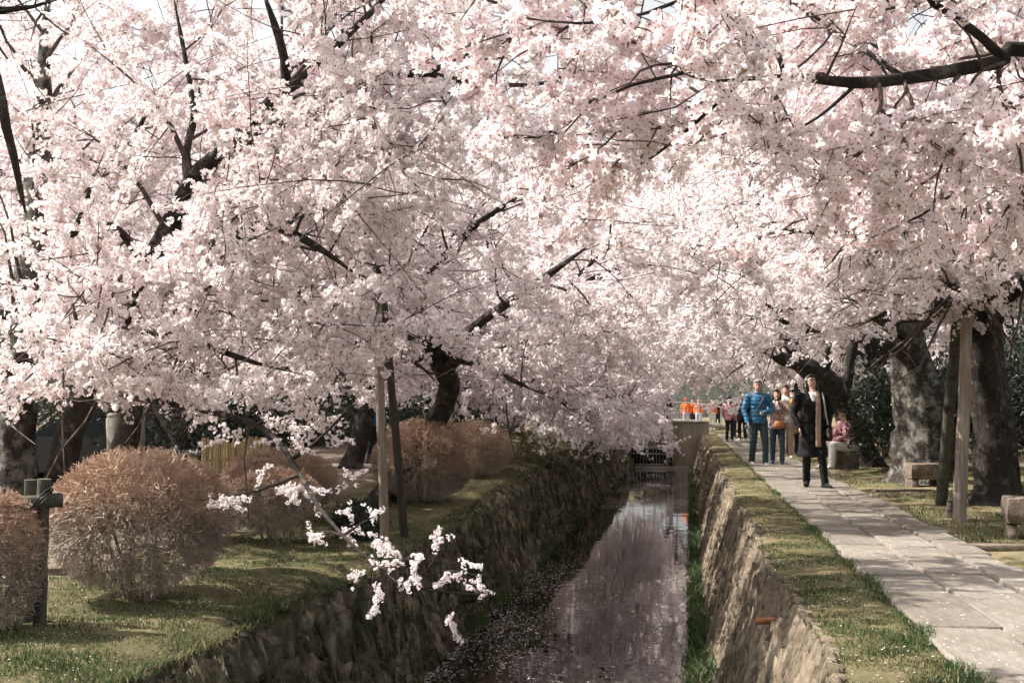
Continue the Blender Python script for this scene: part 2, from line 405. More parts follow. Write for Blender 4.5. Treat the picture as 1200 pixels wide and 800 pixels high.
M['joint'] = mat('joint_soil', (0.03, 0.03, 0.02), (0.06, 0.058, 0.032), 9, bmp=0.5)
def canal_wall(side):
    root = empty('canal_wall', (0, 0, 0))
    top = (lambda y: (right_edge(y), -0.035 + 0 * y)) if side > 0 else (lambda y: (left_edge(y), left_level(y) - 0.05))
    foot = (lambda y: 0.13 + 0 * y) if side > 0 else (lambda y: -2.80 + 0.12 * np.clip((y - 15) / 25, 0, 1.6))
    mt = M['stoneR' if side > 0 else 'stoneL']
    ys = np.concatenate([np.arange(-12, 66, 0.6), np.arange(66, 141, 4.0)])
    t = np.linspace(0, 1, 7)
    xt, zt = top(ys); xf = foot(ys); zf = WATER_Z - 0.25
    X = xt[:, None] + (xf - xt)[:, None] * t; Z = zt[:, None] + (zf - zt)[:, None] * t
    X = X + side * 0.03
    v = np.stack([X, np.repeat(ys[:, None], 7, 1), Z], -1).reshape(-1, 3)
    i = np.arange(len(ys) - 1)[:, None] * 7; j = np.arange(6)[None, :]
    f = np.stack([i + j, i + 7 + j, i + 8 + j, i + 1 + j], -1).reshape(-1, 4)
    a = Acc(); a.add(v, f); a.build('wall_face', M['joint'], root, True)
    # facing shards
    n_by = [(4.5, 9, 0.026, 4600), (9, 14, 0.034, 3600), (14, 26, 0.045, 4400), (26, 44, 0.07, 2800), (44, 66, 0.10, 1600)]
    if side < 0: n_by = [(6, 14, 0.045, 2600), (14, 26, 0.06, 3000), (26, 44, 0.09, 1900), (44, 66, 0.12, 1100)]
    a = Acc()
    for y0, y1, w, n in n_by:
        yc = RNG.uniform(y0, y1, n); tc = RNG.uniform(-0.01, 1.0, n) ** 0.9; hw = w * RNG.uniform(0.5, 1.5, n); hh = RNG.uniform(0.035, 0.14, n) * RNG.choice([1, 1, 1.6], n); hh = np.minimum(hh, np.maximum(tc * 1.5 * 0.75, 0.02))
        clus = 0.5 + 0.5 * fnoise(yc * 2.3, tc * 5, 1.0, 3)
        dp = RNG.uniform(-0.005, 0.035, n) + 0.03 * clus * (0.7 + w * 5)
        if side < 0: dp = dp * 1.6 + RNG.uniform(0, .05, n); hh = np.minimum(hh * 1.5, np.maximum(tc * 1.1, .05))
        dp = np.where(tc < .12, np.minimum(dp, .012), dp); lean = RNG.normal(0.03, 0.035, n)
        xt, zt = top(yc); xf = foot(yc)
        dx, dz = (xf - xt), (zf - zt); L = np.sqrt(dx**2 + dz**2); dx, dz = dx / L, dz / L          # down the face
        nx, nz = (-abs(1) * np.abs(dz), -np.abs(dx)) if side > 0 else (np.abs(dz), np.abs(dx))
        nz = np.abs(dx)                                                                              # outward normal leans up
        c = np.stack([xt + dx * L * tc, yc, zt + dz * L * tc], -1)
        dn = np.stack([dx, lean, dz], -1); nrm = np.stack([nx, 0 * nx, nz], -1); along = np.zeros_like(dn); along[:, 1] = 1
        vs = []
        for (u, s, q) in ((-1, -1, 0), (-1, 1, 0), (1, 1, 0), (1, -1, 0), (-1, -1, 1), (-1, 1, 1), (1, 1, 1), (1, -1, 1)):
            ju = 1 + RNG.normal(0, 0.25, n); js = 1 + RNG.normal(0, 0.3, n)
            k = 0.62 if q else 1.0
            d = (dp * (1 + RNG.normal(0, 0.35, n))) if q else -0.05 + 0 * dp
            vs.append(c + along * (u * hw * ju * k)[:, None] + dn * (s * hh * js * (0.8 if q else 1))[:, None] + nrm * d[:, None])
        V = np.stack(vs, 1).reshape(-1, 3)
        b = np.arange(n)[:, None, None] * 8
        F = np.array([[4,5,6,7],[0,1,5,4],[1,2,6,5],[2,3,7,6],[3,0,4,7]])[None] + b
        a.add(V, F.reshape(-1, 4))
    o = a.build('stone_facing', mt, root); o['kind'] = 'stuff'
    if side > 0: tag(root, 'sunlit tawny canal wall of rough upright stone below the paved path', 'canal wall')
    else: tag(root, 'dark mossy canal wall of rough upright stone below the clipped bushes', 'canal wall')
canal_wall(1); canal_wall(-1)

# ------------------------------------------------------------------ paved path
def path_mat():
    m, nt, b, out = nodes_of('path_stone')
    oi = nt.nodes.new('ShaderNodeObjectInfo')
    tint = ramp(nt, oi.outputs['Random'], [(0, (0.205, 0.182, 0.158)), (0.5, (0.265, 0.238, 0.21)), (1, (0.335, 0.305, 0.272))])
    g = ramp(nt, noise(nt, 7, 6, 0.7, (2.2, 0.7, 1)), [(0.25, (0.55, 0.53, 0.5)), (0.75, (1.1, 1.08, 1.05))])
    s = ramp(nt, noise(nt, 1.4, 5, 0.6, coord='Object'), [(0.3, (0.72, 0.70, 0.66)), (0.7, (1, 1, 1))])
    c = mixc(nt, 1.0, mixc(nt, 1.0, tint, g, 'MULTIPLY'), s, 'MULTIPLY')
    nt.links.new(c, b.inputs['Base Color']); b.inputs['Roughness'].default_value = 0.85; b.inputs['Specular IOR Level'].default_value = 0.25
    bump(nt, b, noise(nt, 30, 6, 0.7, (1.6, 0.8, 1)), 0.7, 0.015)
    return m
M['path'] = path_mat()
path = empty('path'); tag(path, kind='structure')
a = Acc(); a.add([[1.24, -12, -0.045], [2.46, -12, -0.045], [2.46, 58, -0.045], [1.24, 58, -0.045]], [[0, 1, 2, 3]]); a.build('joint_bed', M['joint'], path)
for ci, (x0, x1) in enumerate(((1.25, 1.70), (1.70, 2.14), (2.14, 2.46))):
    y = -1.0 + 0.37 * ci
    while y < 40:
        L = random.choice((0.75, 0.95, 1.15, 1.4, 1.7)) * random.uniform(0.9, 1.1)
        if y < 8.87 < y + L: L = 8.87 - y if 8.87 - y > 0.3 else L
        a = Acc()
        wx = x1 - x0; j0 = random.uniform(-0.02, 0.02) if ci == 0 else 0; j1 = random.uniform(-0.05, 0.05) if ci == 2 else 0
        a.bevbox((-wx / 2 + 0.013 + j0, -L / 2 + 0.012, -0.11), (wx / 2 - 0.013 + j1, L / 2 - 0.012, 0.0), 0.010, jit=0.006)
        o = a.build('paving_stone', M['path'], path)
        o.location = ((x0 + x1) / 2, y + L / 2, random.uniform(-0.010, 0.012)); o.rotation_euler = (random.gauss(0, 0.005), random.gauss(0, 0.007), random.gauss(0, 0.004))
        y += L
a = Acc()
for ci, (x0, x1) in enumerate(((1.25, 1.70), (1.70, 2.14), (2.14, 2.46))):
    y = 42.0
    while y < 58:
        L = random.uniform(0.8, 1.6); a.box((x0 + 0.01, y + 0.01, -0.1), (x1 - 0.01, y + L - 0.01, random.uniform(-0.008, 0.01))); y += L
o = a.build('far_paving', M['path'], path); o['kind'] = 'stuff'
a = Acc(); a.add([[-40, 58.3, 0.0], [40, 58.3, 0.0], [40, 70, 0.0], [-40, 70, 0.0]], [[0, 1, 2, 3]])
# ------------------------------------------------------------------ blossom sprays (the unit the crowns are made of)
def flower(acc, c, n, r, lod):
    n = n / (np.linalg.norm(n) + 1e-9)
    h = np.array([0, 0, 1.0]) if abs(n[2]) < 0.8 else np.array([1.0, 0, 0])
    u = np.cross(n, h); u /= np.linalg.norm(u); w = np.cross(n, u)
    ph = random.uniform(0, 6.28)
    if lod == 0:
        v, f = [], []
        cup = random.uniform(0.1, 0.55)
        for k in range(5):
            a0 = ph + k * 1.2566
            def pt(rr, da, hh): return c + r * rr * (math.cos(a0 + da) * u + math.sin(a0 + da) * w) + n * r * hh
            b = len(v)
            v += [c + n * r * 0.02, pt(0.66, -0.60, cup * 0.45), pt(0.99, -0.25, cup), pt(0.99, 0.25, cup), pt(0.66, 0.60, cup * 0.45)]
            f.append([b, b + 1, b + 2, b + 3, b + 4])
        acc.add(v, f, 0)
        e = [c + 0.20 * r * (math.cos(ph + k * 1.2566 + .6) * u + math.sin(ph + k * 1.2566 + .6) * w) + n * r * 0.09 for k in range(5)]
        acc.add(e, [[0, 1, 2, 3, 4]], 1)
        q = c - n * r * 0.45
        bb = [c + 0.13 * r * (math.cos(k * 2.09) * u + math.sin(k * 2.09) * w) - n * r * 0.02 for k in range(3)] + [q]
        acc.add(bb, [[0, 1, 3], [1, 2, 3], [2, 0, 3]], 2)
    else:
        cup = random.uniform(0.1, 0.5)
        v = [c]
        for k in range(5):
            a0 = ph + k * 1.2566
            v.append(c + r * random.uniform(0.85, 1.05) * (math.cos(a0) * u + math.sin(a0) * w) + n * r * cup * random.uniform(0.5, 1.2))
        acc.add(v, [[0, 1, 2], [0, 2, 3], [0, 3, 4], [0, 4, 5], [0, 5, 1]], 0)

def make_spray(i, lod, pink, L, nclus, per, fr, forks=3):
    """a flowering twig along +X with a few side twigs"""
    acc = Acc()
    def shoot(o, d, ln, n, r):
        d = unit(np.array(d, dtype=float)); bend = RNG.normal(0, 0.14, 3) * ln
        at = lambda t: o + d * ln * t + bend * t * t
        acc.tube(np.array([at(t) for t in np.linspace(0, 1, 4)]), np.linspace(r, 0.0013, 4) * (1 if lod == 0 else 1.6), 3, 3, cap=False)
        for k in range(n):
            t = (k + random.uniform(0.2, 1.0)) / n
            base = at(t)
            axis = unit(RNG.normal(0, 1, 3))
            for q in range(per + random.choice((-1, 0, 1))):
                dd = unit(axis * random.uniform(0.1, 0.9) + RNG.normal(0, 0.75, 3))
                c = base + dd * random.uniform(0.022, 0.044)
                flower(acc, c, dd + RNG.normal(0, 0.25, 3), fr * random.uniform(0.85, 1.12), lod)
                if lod == 0:
                    s = np.cross(dd, [0.3, 0.5, 0.8]); s = s / (np.linalg.norm(s) + 1e-6) * 0.0011
                    acc.add([base - s, base + s, c], [[0, 1, 2]], 2)
            if lod == 0 and random.random() < 0.25:       # a few bronze young leaves
                dd = unit(RNG.normal(0, 1, 3)); s = np.cross(dd, [0.2, 0.7, 0.4]); s = s / np.linalg.norm(s) * 0.006
                acc.add([base, base + dd * .02 + s, base + dd * .04, base + dd * .02 - s], [[0, 1, 2, 3]], 2)
        return at
    at = shoot(np.zeros(3), (1, 0, 0), L, nclus, 0.0034)
    for k in range(forks):
        t = (k + random.uniform(0.2, 0.8)) / forks
        y, z = math.cos(k * 2.3 + i), math.sin(k * 2.3 + i)
        shoot(at(t), (0.7, y * 0.8, z * 0.8), L * random.uniform(0.35, 0.6), max(2, nclus // 2), 0.0022)
    me = acc.mesh('blossom_spray', [M['petal_pink' if pink else 'petal'], M['eye'], M['calyx'], M['twig']])
    return bpy.data.objects.new('blossom_spray_source', me)

SPRAYS = {
    'near': [make_spray(i, 0, True, 0.22, 5, 6, 0.0195, 2) for i in range(8)],
    'mid': [make_spray(i, 0, False, 0.38, 7, 6, 0.0205, 3) for i in range(8)],
    'row': [make_spray(i, 1, False, 0.40, 7, 6, 0.0215, 3) for i in range(8)],
    'far': [make_spray(i, 1, False, 0.55, 9, 6, 0.028, 3) for i in range(8)],
}
def scatter_group(key):
    ng = bpy.data.node_groups.new('blossoms_' + key, 'GeometryNodeTree')
    ng.interface.new_socket('Geometry', in_out='INPUT', socket_type='NodeSocketGeometry')
    ng.interface.new_socket('Geometry', in_out='OUTPUT', socket_type='NodeSocketGeometry')
    N, Lk = ng.nodes, ng.links
    gi, go = N.new('NodeGroupInput'), N.new('NodeGroupOutput')
    g2i = N.new('GeometryNodeGeometryToInstance')
    for s in SPRAYS[key]:
        oi = N.new('GeometryNodeObjectInfo'); oi.transform_space = 'ORIGINAL'; oi.inputs['Object'].default_value = s
        Lk.new(oi.outputs['Geometry'], g2i.inputs[0])
    iop = N.new('GeometryNodeInstanceOnPoints')
    Lk.new(gi.outputs[0], iop.inputs['Points']); Lk.new(g2i.outputs[0], iop.inputs['Instance']); iop.inputs['Pick Instance'].default_value = True
    def attr(nm, dt):
        n = N.new('GeometryNodeInputNamedAttribute'); n.data_type = dt; n.inputs['Name'].default_value = nm
        return n.outputs[0]
    Lk.new(attr('pick', 'INT'), iop.inputs['Instance Index']); Lk.new(attr('turn', 'FLOAT_VECTOR'), iop.inputs['Rotation']); Lk.new(attr('size', 'FLOAT'), iop.inputs['Scale'])
    Lk.new(iop.outputs[0], go.inputs[0])
    return ng
SCATTER = {k: scatter_group(k) for k in SPRAYS}

def crown_object(pos, dirs, size, key, parent):
    pos = np.asarray(pos, dtype=np.float32).reshape(-1, 3); dirs = np.asarray(dirs, dtype=np.float32).reshape(-1, 3); n = len(pos)
    me = bpy.data.meshes.new('crown'); me.vertices.add(n); me.vertices.foreach_set('co', pos.ravel())
    d = dirs / (np.linalg.norm(dirs, axis=1, keepdims=True) + 1e-9)
    e = np.stack([RNG.uniform(0, 6.283, n), -np.arcsin(np.clip(d[:, 2], -1, 1)), np.arctan2(d[:, 1], d[:, 0])], -1).astype(np.float32)
    at = me.attributes.new('turn', 'FLOAT_VECTOR', 'POINT'); at.data.foreach_set('vector', e.ravel())
    at = me.attributes.new('pick', 'INT', 'POINT'); at.data.foreach_set('value', RNG.integers(0, 8, n).astype(np.int32))
    at = me.attributes.new('size', 'FLOAT', 'POINT'); at.data.foreach_set('value', np.asarray(size, dtype=np.float32))
    o = link('crown', me, parent)
    md = o.modifiers.new('blossoms', 'NODES'); md.node_group = SCATTER[key]
    o['kind'] = 'stuff'
    return o

# ------------------------------------------------------------------ cherry trees
def grow(p, d, L, n, wander, grav):
    pts = [np.array(p, dtype=float)]; d = unit(np.array(d, dtype=float))
    for i in range(n):
        d = unit(d + RNG.normal(0, wander, 3) + np.array([0, 0, grav]))
        pts.append(pts[-1] + d * L / n)
    return np.array(pts)

def z_floor(p):
    """blossoms keep clear of the people's heads and the bushes; they hang low only over the canal"""
    x, y = p[0], p[1]
    if y < 3.4: return 99
    if y > 55 and x > -1.2: return 1.95
    if y > 30 and -0.9 < x <= 0.9: return 1.75
    if 16 < y <= 30 and -0.3 < x <= 0.9: return 2.0
    if y > 24 and 0.5 < x < 2.6: return 2.25
    if x > 1.9 and 13 < y < 32: return 2.1 if x > 3 else 2.2
    if x < -3.3 and 14 < y < 28: return 1.2
    if x > 0.9: return np.interp(y, [3, 6, 15, 22, 40, 60], [1.75, 1.85, 1.9, 1.95, 2.2, 2.3])
    if x > -3.0: return np.interp(y, [3, 8, 12, 20, 30, 45, 60], [2.1, 1.8, 1.3, 0.65, 0.25, 0.25, 0.6])
    return np.interp(y, [3, 9, 12, 20, 40], [1.8, 1.0, 0.85, 0.8, 0.8])

def cherry(base, limbs, label, key='mid', sec_gap=0.42, sec_len=(0.9, 2.0), ter_gap=0.26, ter_len=(0.35, 0.85), spray_gap=0.15, lichen=False, start=0.25, floor=z_floor, spots=(), group='cherry trees along the canal', keep=None, droop=-0.02, up=0.25, dark2=True, clear=None):
    """limbs: list of (points with radius in 4 columns, bare fraction); the first is the trunk"""
    base = np.array(base, dtype=float)
    root = empty('cherry_tree', tuple(base)); tag(root, label, 'cherry tree', group)
    twigs = Acc(); pos, dirs, size = [], [], []
    step = 0.12 if key != 'far' else 0.35
    sides = 14 if key != 'far' else 8
    stems = np.concatenate([smooth_path(lp, .15)[:, :3] for lp, _b in limbs if lp[0][3] > .045]) if clear else None
    def ok(p):
        return p[2] > floor(p) and (keep is None or keep(p))
    def put(p, d):
        if stems is not None and random.random() < 0.85 and np.min(((stems - p) ** 2).sum(1)) < clear ** 2: return
        if ok(p) and ok(p + unit(np.asarray(d)) * 0.3): pos.append(p - base); dirs.append(d); size.append(random.uniform(0.8, 1.2))
    def sprays(pts, gap, s0):
        seg = np.linalg.norm(np.diff(pts, axis=0), axis=1); cum = np.concatenate([[0], np.cumsum(seg)]); L = cum[-1]
        s = s0 * L + random.uniform(0, gap)
        while s < L:
            i = min(np.searchsorted(cum, s) - 1, len(seg) - 1); i = max(i, 0)
            p = pts[i] + (pts[i+1] - pts[i]) * ((s - cum[i]) / (seg[i] + 1e-9)); t = unit(pts[i+1] - pts[i])
            put(p, t * 0.6 + RNG.normal(0, 0.65, 3)); s += gap * random.uniform(0.6, 1.4)
        put(pts[-1], unit(pts[-1] - pts[-2]))
    for li, (lp, bare) in enumerate(limbs):
        sp = smooth_path(lp, step)
        r = sp[:, 3]
        pts = sp[:, :3]
        wob = np.stack([fnoise(pts[:, 2] * 3, pts[:, 0] * 3, 1, 1 + li), fnoise(pts[:, 0] * 3, pts[:, 1] * 3, 1, 5 + li), 0 * r], -1)
        pts = pts + wob * np.minimum(r * 0.30, 0.03)[:, None]
        r = r * (1 + 0.06 * fnoise(pts[:, 2] * 5, pts[:, 0] * 5, 1, 3 + li))
        if li == 0:      # root flare
            hgt = pts[:, 2] - base[2]; r = r * (1 + 0.30 * np.exp(-np.maximum(hgt, 0) / 0.15))
        if bare <= 1.0:
            cl = np.concatenate([[0], np.cumsum(np.linalg.norm(np.diff(pts, axis=0), axis=1))]); r = r * np.clip((cl[-1] - cl) / (0.3 * cl[-1]) + 0.12, 0, 1)
        a = Acc(); a.tube(pts - base, r, sides, 0, True, 0.07 if li == 0 and key != 'far' else 0.04)
        big = sp[0, 3] > 0.06
        a.build('trunk' if li == 0 else 'limb', M['bark_lichen'] if (lichen and big and (li == 0 or lp[0][3] > .14 and not dark2)) else M['bark'], root, True)
        seg = np.linalg.norm(np.diff(pts, axis=0), axis=1); cum = np.concatenate([[0], np.cumsum(seg)]); Lt = cum[-1]
        s = bare * Lt
        while s < Lt:
            i = max(0, min(np.searchsorted(cum, s) - 1, len(seg) - 1))
            p = pts[i]; t = unit(pts[min(i + 1, len(pts) - 1)] - pts[max(i - 1, 0)])
            side = unit(np.cross(t, RNG.normal(0, 1, 3)))
            d = unit(t * 0.55 + side * 0.9 + np.array([0, 0, up]))
            fr = (s - bare * Lt) / max(Lt * (1 - bare), 1e-6)
            L = random.uniform(*sec_len) * (1.0 - 0.35 * fr)
            sec = grow(p, d, L, 6, 0.16, droop)
            r0 = min(r[i] * 0.45, 0.030)
            if (keep is None or keep(sec[3])):
                twigs.tube(sec - base, np.linspace(r0, 0.004, 7), 5 if key != 'far' else 4, 0, False)
                sprays(sec, spray_gap * 1.2, 0.30)
                q = random.uniform(0.2, 0.4)
                while q < 1.0:
                    j = min(int(q * 6), 5); pp = sec[j] + (sec[j+1] - sec[j]) * (q * 6 - j); tt = unit(sec[j+1] - sec[j])
                    td = unit(tt * 0.6 + unit(np.cross(tt, RNG.normal(0, 1, 3))) * 0.85 + np.array([0, 0, 0.12]))
                    ter = grow(pp, td, random.uniform(*ter_len), 4, 0.2, droop)
                    if ok(ter[2]):
                        twigs.tube(ter - base, np.linspace(0.007, 0.002, 5), 4 if key != 'far' else 3, 0, False)
                        sprays(ter, spray_gap, 0.12)
                    q += ter_gap / L * random.uniform(0.7, 1.3)
            s += sec_gap * random.uniform(0.6, 1.4)
    for k in range((300 if key == 'mid' else 200) if key in ('mid', 'row') else (50 if key == 'near' else 0)):      # long bare shoots
        if not pos: break
        q = pos[random.randrange(len(pos))] + base
        tw = grow(q, RNG.normal(0, 1, 3) * np.array([1, 1, .5]), random.uniform(.5, 1.7) * (.5 if key == 'near' else 1), 5, .12, -.01)
        if ok(tw[2]) and ok(tw[-1] - np.array([0, 0, .15])): twigs.tube(tw - base, np.linspace(.0065, .002, 6) * (.5 if key == 'near' else 1), 4, 0, False)
    for (p, d) in spots:
        pos.append(np.array(p) - base); dirs.append(d); size.append(random.uniform(0.34, 0.5))
    if twigs.n:
        o = twigs.build('twigs', M['twig'], root); o['kind'] = 'stuff'
    if pos: crown_object(pos, dirs, size, key, root)
    return root, len(pos)

def auto_limbs(base, h, reach, nl, az0, spread, r, lean=(0, 0)):
    """trunk that forks into nl spreading, arching limbs around azimuth az0 (deg from +X)"""
    b = np.array(base, dtype=float)
    top = b + np.array([lean[0], lean[1], h])
    mid = (b + top) / 2 + np.array([random.uniform(-.12, .12), random.uniform(-.12, .12), 0])
    if b[1] > 29: nl = nl + 2
    out = [([(*(b - [0, 0, 0.15]), r * 1.1), (*mid, r * 0.95), (*top, r * 0.8)], 0.95)]
    for k in range(nl):
        az = R(az0 + spread * ((k + 0.5) / nl - 0.5) + random.uniform(-12, 12))
        el = R(random.choice((28, 42, 60) if b[1] < 29 else (30, 48, 66, 76)) + random.uniform(-6, 6))
        L = reach * random.uniform(0.8, 1.15) * (1.0 if el < R(45) or b[1] < 29 else 1.45)
        p = top - np.array([0, 0, random.uniform(0, 0.3)]); pts = [(*p, r * 0.62)]
        for q in range(5):
            p = p + np.array([math.cos(az) * math.cos(el), math.sin(az) * math.cos(el), math.sin(el)]) * L / 5
            pts.append((*p, r * 0.62 * (1 - (q + 1) / 5.6))); el -= R(random.uniform(5, 13)); az += R(random.uniform(-13, 13))
        out.append((pts, 0.15))
    return out

def pl(*pts):
    """pixel limb: (px, py, depth, radius) -> world"""
    return [(*P(x, y, d), r) for x, y, d, r in pts]

NT = 0
def plant_tree(*a, **k):
    global NT
    r, n = cherry(*a, **k); NT += n
    return r

# --- the old double-stemmed tree at the photograph's left edge
T1 = P(24, 668, 12.0)
low = pl((108, 450, 12.1, .085), (150, 463, 11.6, .07), (190, 471, 11.0, .062), (245, 482, 10.3, .052), (300, 498, 9.7, .046), (330, 522, 9.2, .042), (352, 556, 8.8, .036), (372, 592, 8.4, .030), (402, 627, 8.0, .022), (440, 661, 7.7, .016), (470, 686, 7.5, .011))
spots = []
def spot(px, py, d, n, s=0.10):
    for _ in range(n):
        c = P(px, py, d) + RNG.normal(0, 1, 3) * np.array([s, s, s * 0.45])
        spots.append((c, RNG.normal(0, 1, 3) * np.array([1, 1, 0.5])))
for px, py, d, n, s in ((235, 588, 8.9, 5, .07), (268, 584, 8.8, 6, .08), (300, 580, 8.7, 6, .08), (335, 572, 8.7, 7, .08), (362, 570, 8.6, 4, .06), (352, 590, 8.6, 3, .04), (398, 558, 8.5, 3, .03), (372, 531, 8.8, 3, .04),
                        (365, 626, 8.2, 5, .07), (395, 618, 8.1, 6, .06), (425, 607, 8.0, 5, .06), (322, 515, 9.2, 4, .06), (345, 500, 9.2, 8, .09),
                        (432, 668, 7.7, 2, .03), (450, 642, 7.7, 4, .05), (470, 655, 7.6, 5, .06), (486, 659, 7.5, 3, .04), (452, 694, 7.6, 3, .03), (434, 724, 7.5, 2, .025), (470, 690, 7.5, 2, .03), (502, 684, 7.4, 4, .04),
                        (512, 648, 7.4, 2, .02), (538, 654, 7.4, 1, .015), (558, 674, 7.3, 2, .02), (583, 696, 7.3, 1, .015), (528, 716, 7.4, 1, .02)):
    spot(px, py, d, max(1, round(n * 0.40)), s * 0.6)
twig_tips = [pl((470, 686, 7.5, .009), (490, 680, 7.45, .006), (512, 650, 7.4, .003)), pl((470, 686, 7.5, .009), (520, 668, 7.4, .005), (560, 674, 7.3, .003)),
             pl((470, 686, 7.5, .009), (530, 694, 7.4, .005), (583, 696, 7.3, .003)), pl((440, 661, 7.7, .008), (435, 695, 7.6, .005), (432, 724, 7.5, .003)),
             pl((352, 556, 8.8, .014), (300, 575, 8.75, .008), (235, 586, 8.9, .004)), pl((402, 627, 8.0, .010), (425, 612, 8.0, .006), (438, 605, 8.0, .004)),
             pl((340, 538, 9.0, .018), (368, 520, 8.9, .012), (404, 483, 8.8, .007)), pl((402, 627, 8.0, .010), (375, 622, 8.15, .006), (352, 628, 8.25, .004))]
t1_limbs = [
    (pl((24, 680, 12, .20), (20, 600, 12, .185), (22, 500, 12, .165), (28, 410, 12, .15), (36, 320, 12.1, .125), (42, 250, 12.2, .105), (46, 180, 12.3, .09), (52, 90, 12.4, .07), (56, 10, 12.5, .05), (64, -90, 12.6, .03)), 0.24),
    (pl((40, 640, 12.1, .14), (62, 570, 12.1, .135), (92, 490, 12.1, .13), (122, 425, 12.0, .125), (150, 375, 11.9, .12), (176, 322, 11.8, .115), (196, 272, 11.6, .105), (222, 222, 11.4, .092), (250, 188, 11.2, .08), (290, 150, 11.0, .066), (330, 108, 10.8, .055), (365, 84, 10.6, .047), (402, 45, 10.4, .042), (437, 12, 10.2, .038), (475, -30, 10, .034), (560, -110, 9.8, .03)), 0.20),
    (pl((28, 420, 12, .10), (48, 362, 11.9, .075), (62, 320, 11.8, .06), (90, 270, 11.6, .045), (110, 200, 11.4, .03)), 0.3),
    (pl((150, 380, 11.9, .075), (195, 330, 11.6, .062), (225, 305, 11.4, .055), (255, 284, 11.2, .048), (308, 264, 11.0, .042), (345, 275, 10.8, .036), (385, 298, 10.6, .03), (420, 322, 10.4, .02), (455, 330, 10.2, .012)), 0.35),
    (pl((262, 178, 11.1, .06), (314, 158, 10.9, .05), (350, 147, 10.7, .045), (384, 126, 10.5, .042), (402, 114, 10.4, .04), (434, 96, 10.2, .036), (478, 86, 10.1, .033), (501, 86, 10.0, .03), (535, 69, 9.9, .022), (569, 54, 9.8, .016), (602, 32, 9.7, .009)), 0.5),
    (pl((500, 86, 10.0, .024), (540, 95, 9.9, .021), (580, 99, 9.8, .018), (620, 100, 9.7, .015), (655, 97, 9.6, .012), (700, 112, 9.5, .006)), 0.9),
    (pl((30, 400, 12, .05), (50, 385, 11.3, .04), (80, 390, 10.6, .03), (120, 410, 10.1, .02), (160, 425, 9.8, .012)), 0.15),
    (pl((20, 450, 12, .05), (0, 430, 11.2, .04), (-20, 420, 10.5, .03), (10, 440, 9.9, .02)), 0.15),
    (pl((140, 392, 11.9, .05), (190, 392, 11.2, .04), (240, 405, 10.7, .03), (300, 425, 10.3, .022), (360, 440, 10.0, .014)), 0.12),
    (pl((170, 340, 11.8, .05), (160, 300, 11.0, .04), (140, 270, 10.4, .03), (100, 250, 9.9, .02)), 0.12),
    (pl((335, 104, 10.8, .05), (333, 70, 10.7, .04), (322, 30, 10.6, .033), (305, -20, 10.5, .02)), 0.2),
    (pl((222, 222, 11.4, .05), (218, 180, 11.5, .04), (228, 130, 11.6, .03), (215, 60, 11.7, .022), (200, -20, 11.8, .015)), 0.1),
    ([(x, y, z, r * 0.45) for x, y, z, r in low], 1.1),
] + [(t, 1.2) for t in twig_tips] + [
    (pl((-60, -60, 9.2, .05), (-22, 40, 9.4, .045), (0, 110, 9.5, .04), (8, 150, 9.6, .036), (16, 185, 9.7, .03), (24, 225, 9.8, .02), (30, 250, 9.9, .006)), 1.2),
]
plant_tree(T1, t1_limbs, 'lichen-covered double-stemmed cherry tree with a low branch hanging over the canal', 'mid', lichen=True, spots=spots, sec_gap=0.31, spray_gap=0.20, clear=0.30, keep=lambda p: p[0] > -.55 * p[1] - .3 and not (p[1] < 11.5 and p[0] < -3.8 and p[2] > 1.8 and random.random() < .13),  # keep cuts the crown away outside the view so sun reaches the bank
           floor=lambda p: max(z_floor(p), 1.22))

# --- the propped tree behind the two wooden props
T3 = np.array([-4.7, 19.0, -0.25])
t3 = [
    ([(*(T3 - [0, 0, .1]), .17), *pl((522, 470, 19.0, .15), (514, 420, 18.6, .14), (492, 372, 17.8, .12), (462, 335, 16.8, .10), (432, 300, 16.0, .085), (412, 262, 15.6, .075), (408, 218, 15.3, .07), (392, 188, 15.0, .055), (366, 186, 14.8, .045), (352, 150, 14.6, .03), (340, 90, 14.3, .02))], 0.45),
    (pl((468, 342, 17, .07), (500, 318, 16.6, .055), (525, 296, 16.2, .045), (560, 262, 15.8, .035), (600, 235, 15.4, .025), (640, 205, 15, .015)), 0.2),
    (pl((405, 220, 15.3, .05), (430, 180, 15.0, .04), (436, 120, 14.7, .035), (441, 60, 14.4, .028), (447, -10, 14.2, .018)), 0.2),
    (pl((514, 420, 18.6, .10), (560, 380, 18, .075), (610, 345, 17.4, .06), (660, 310, 16.8, .045), (700, 280, 16.2, .03)), 0.25),
    (pl((500, 390, 18.2, .08), (440, 400, 17.0, .06), (390, 410, 16.0, .045), (340, 405, 15.2, .03), (290, 395, 14.6, .02)), 0.2),
    (pl((432, 300, 16, .05), (380, 330, 15.2, .04), (330, 350, 14.4, .03), (280, 352, 13.8, .02)), 0.2),
    (pl((520, 440, 18.8, .09), (540, 420, 18.2, .06), (570, 430, 17.6, .045), (610, 450, 17.0, .03), (650, 468, 16.5, .02)), 0.25),
]
plant_tree(T3, t3, 'grey cherry tree held up by a pale and a dark wooden prop behind the bushes', 'row', sec_gap=0.30, spray_gap=0.20)

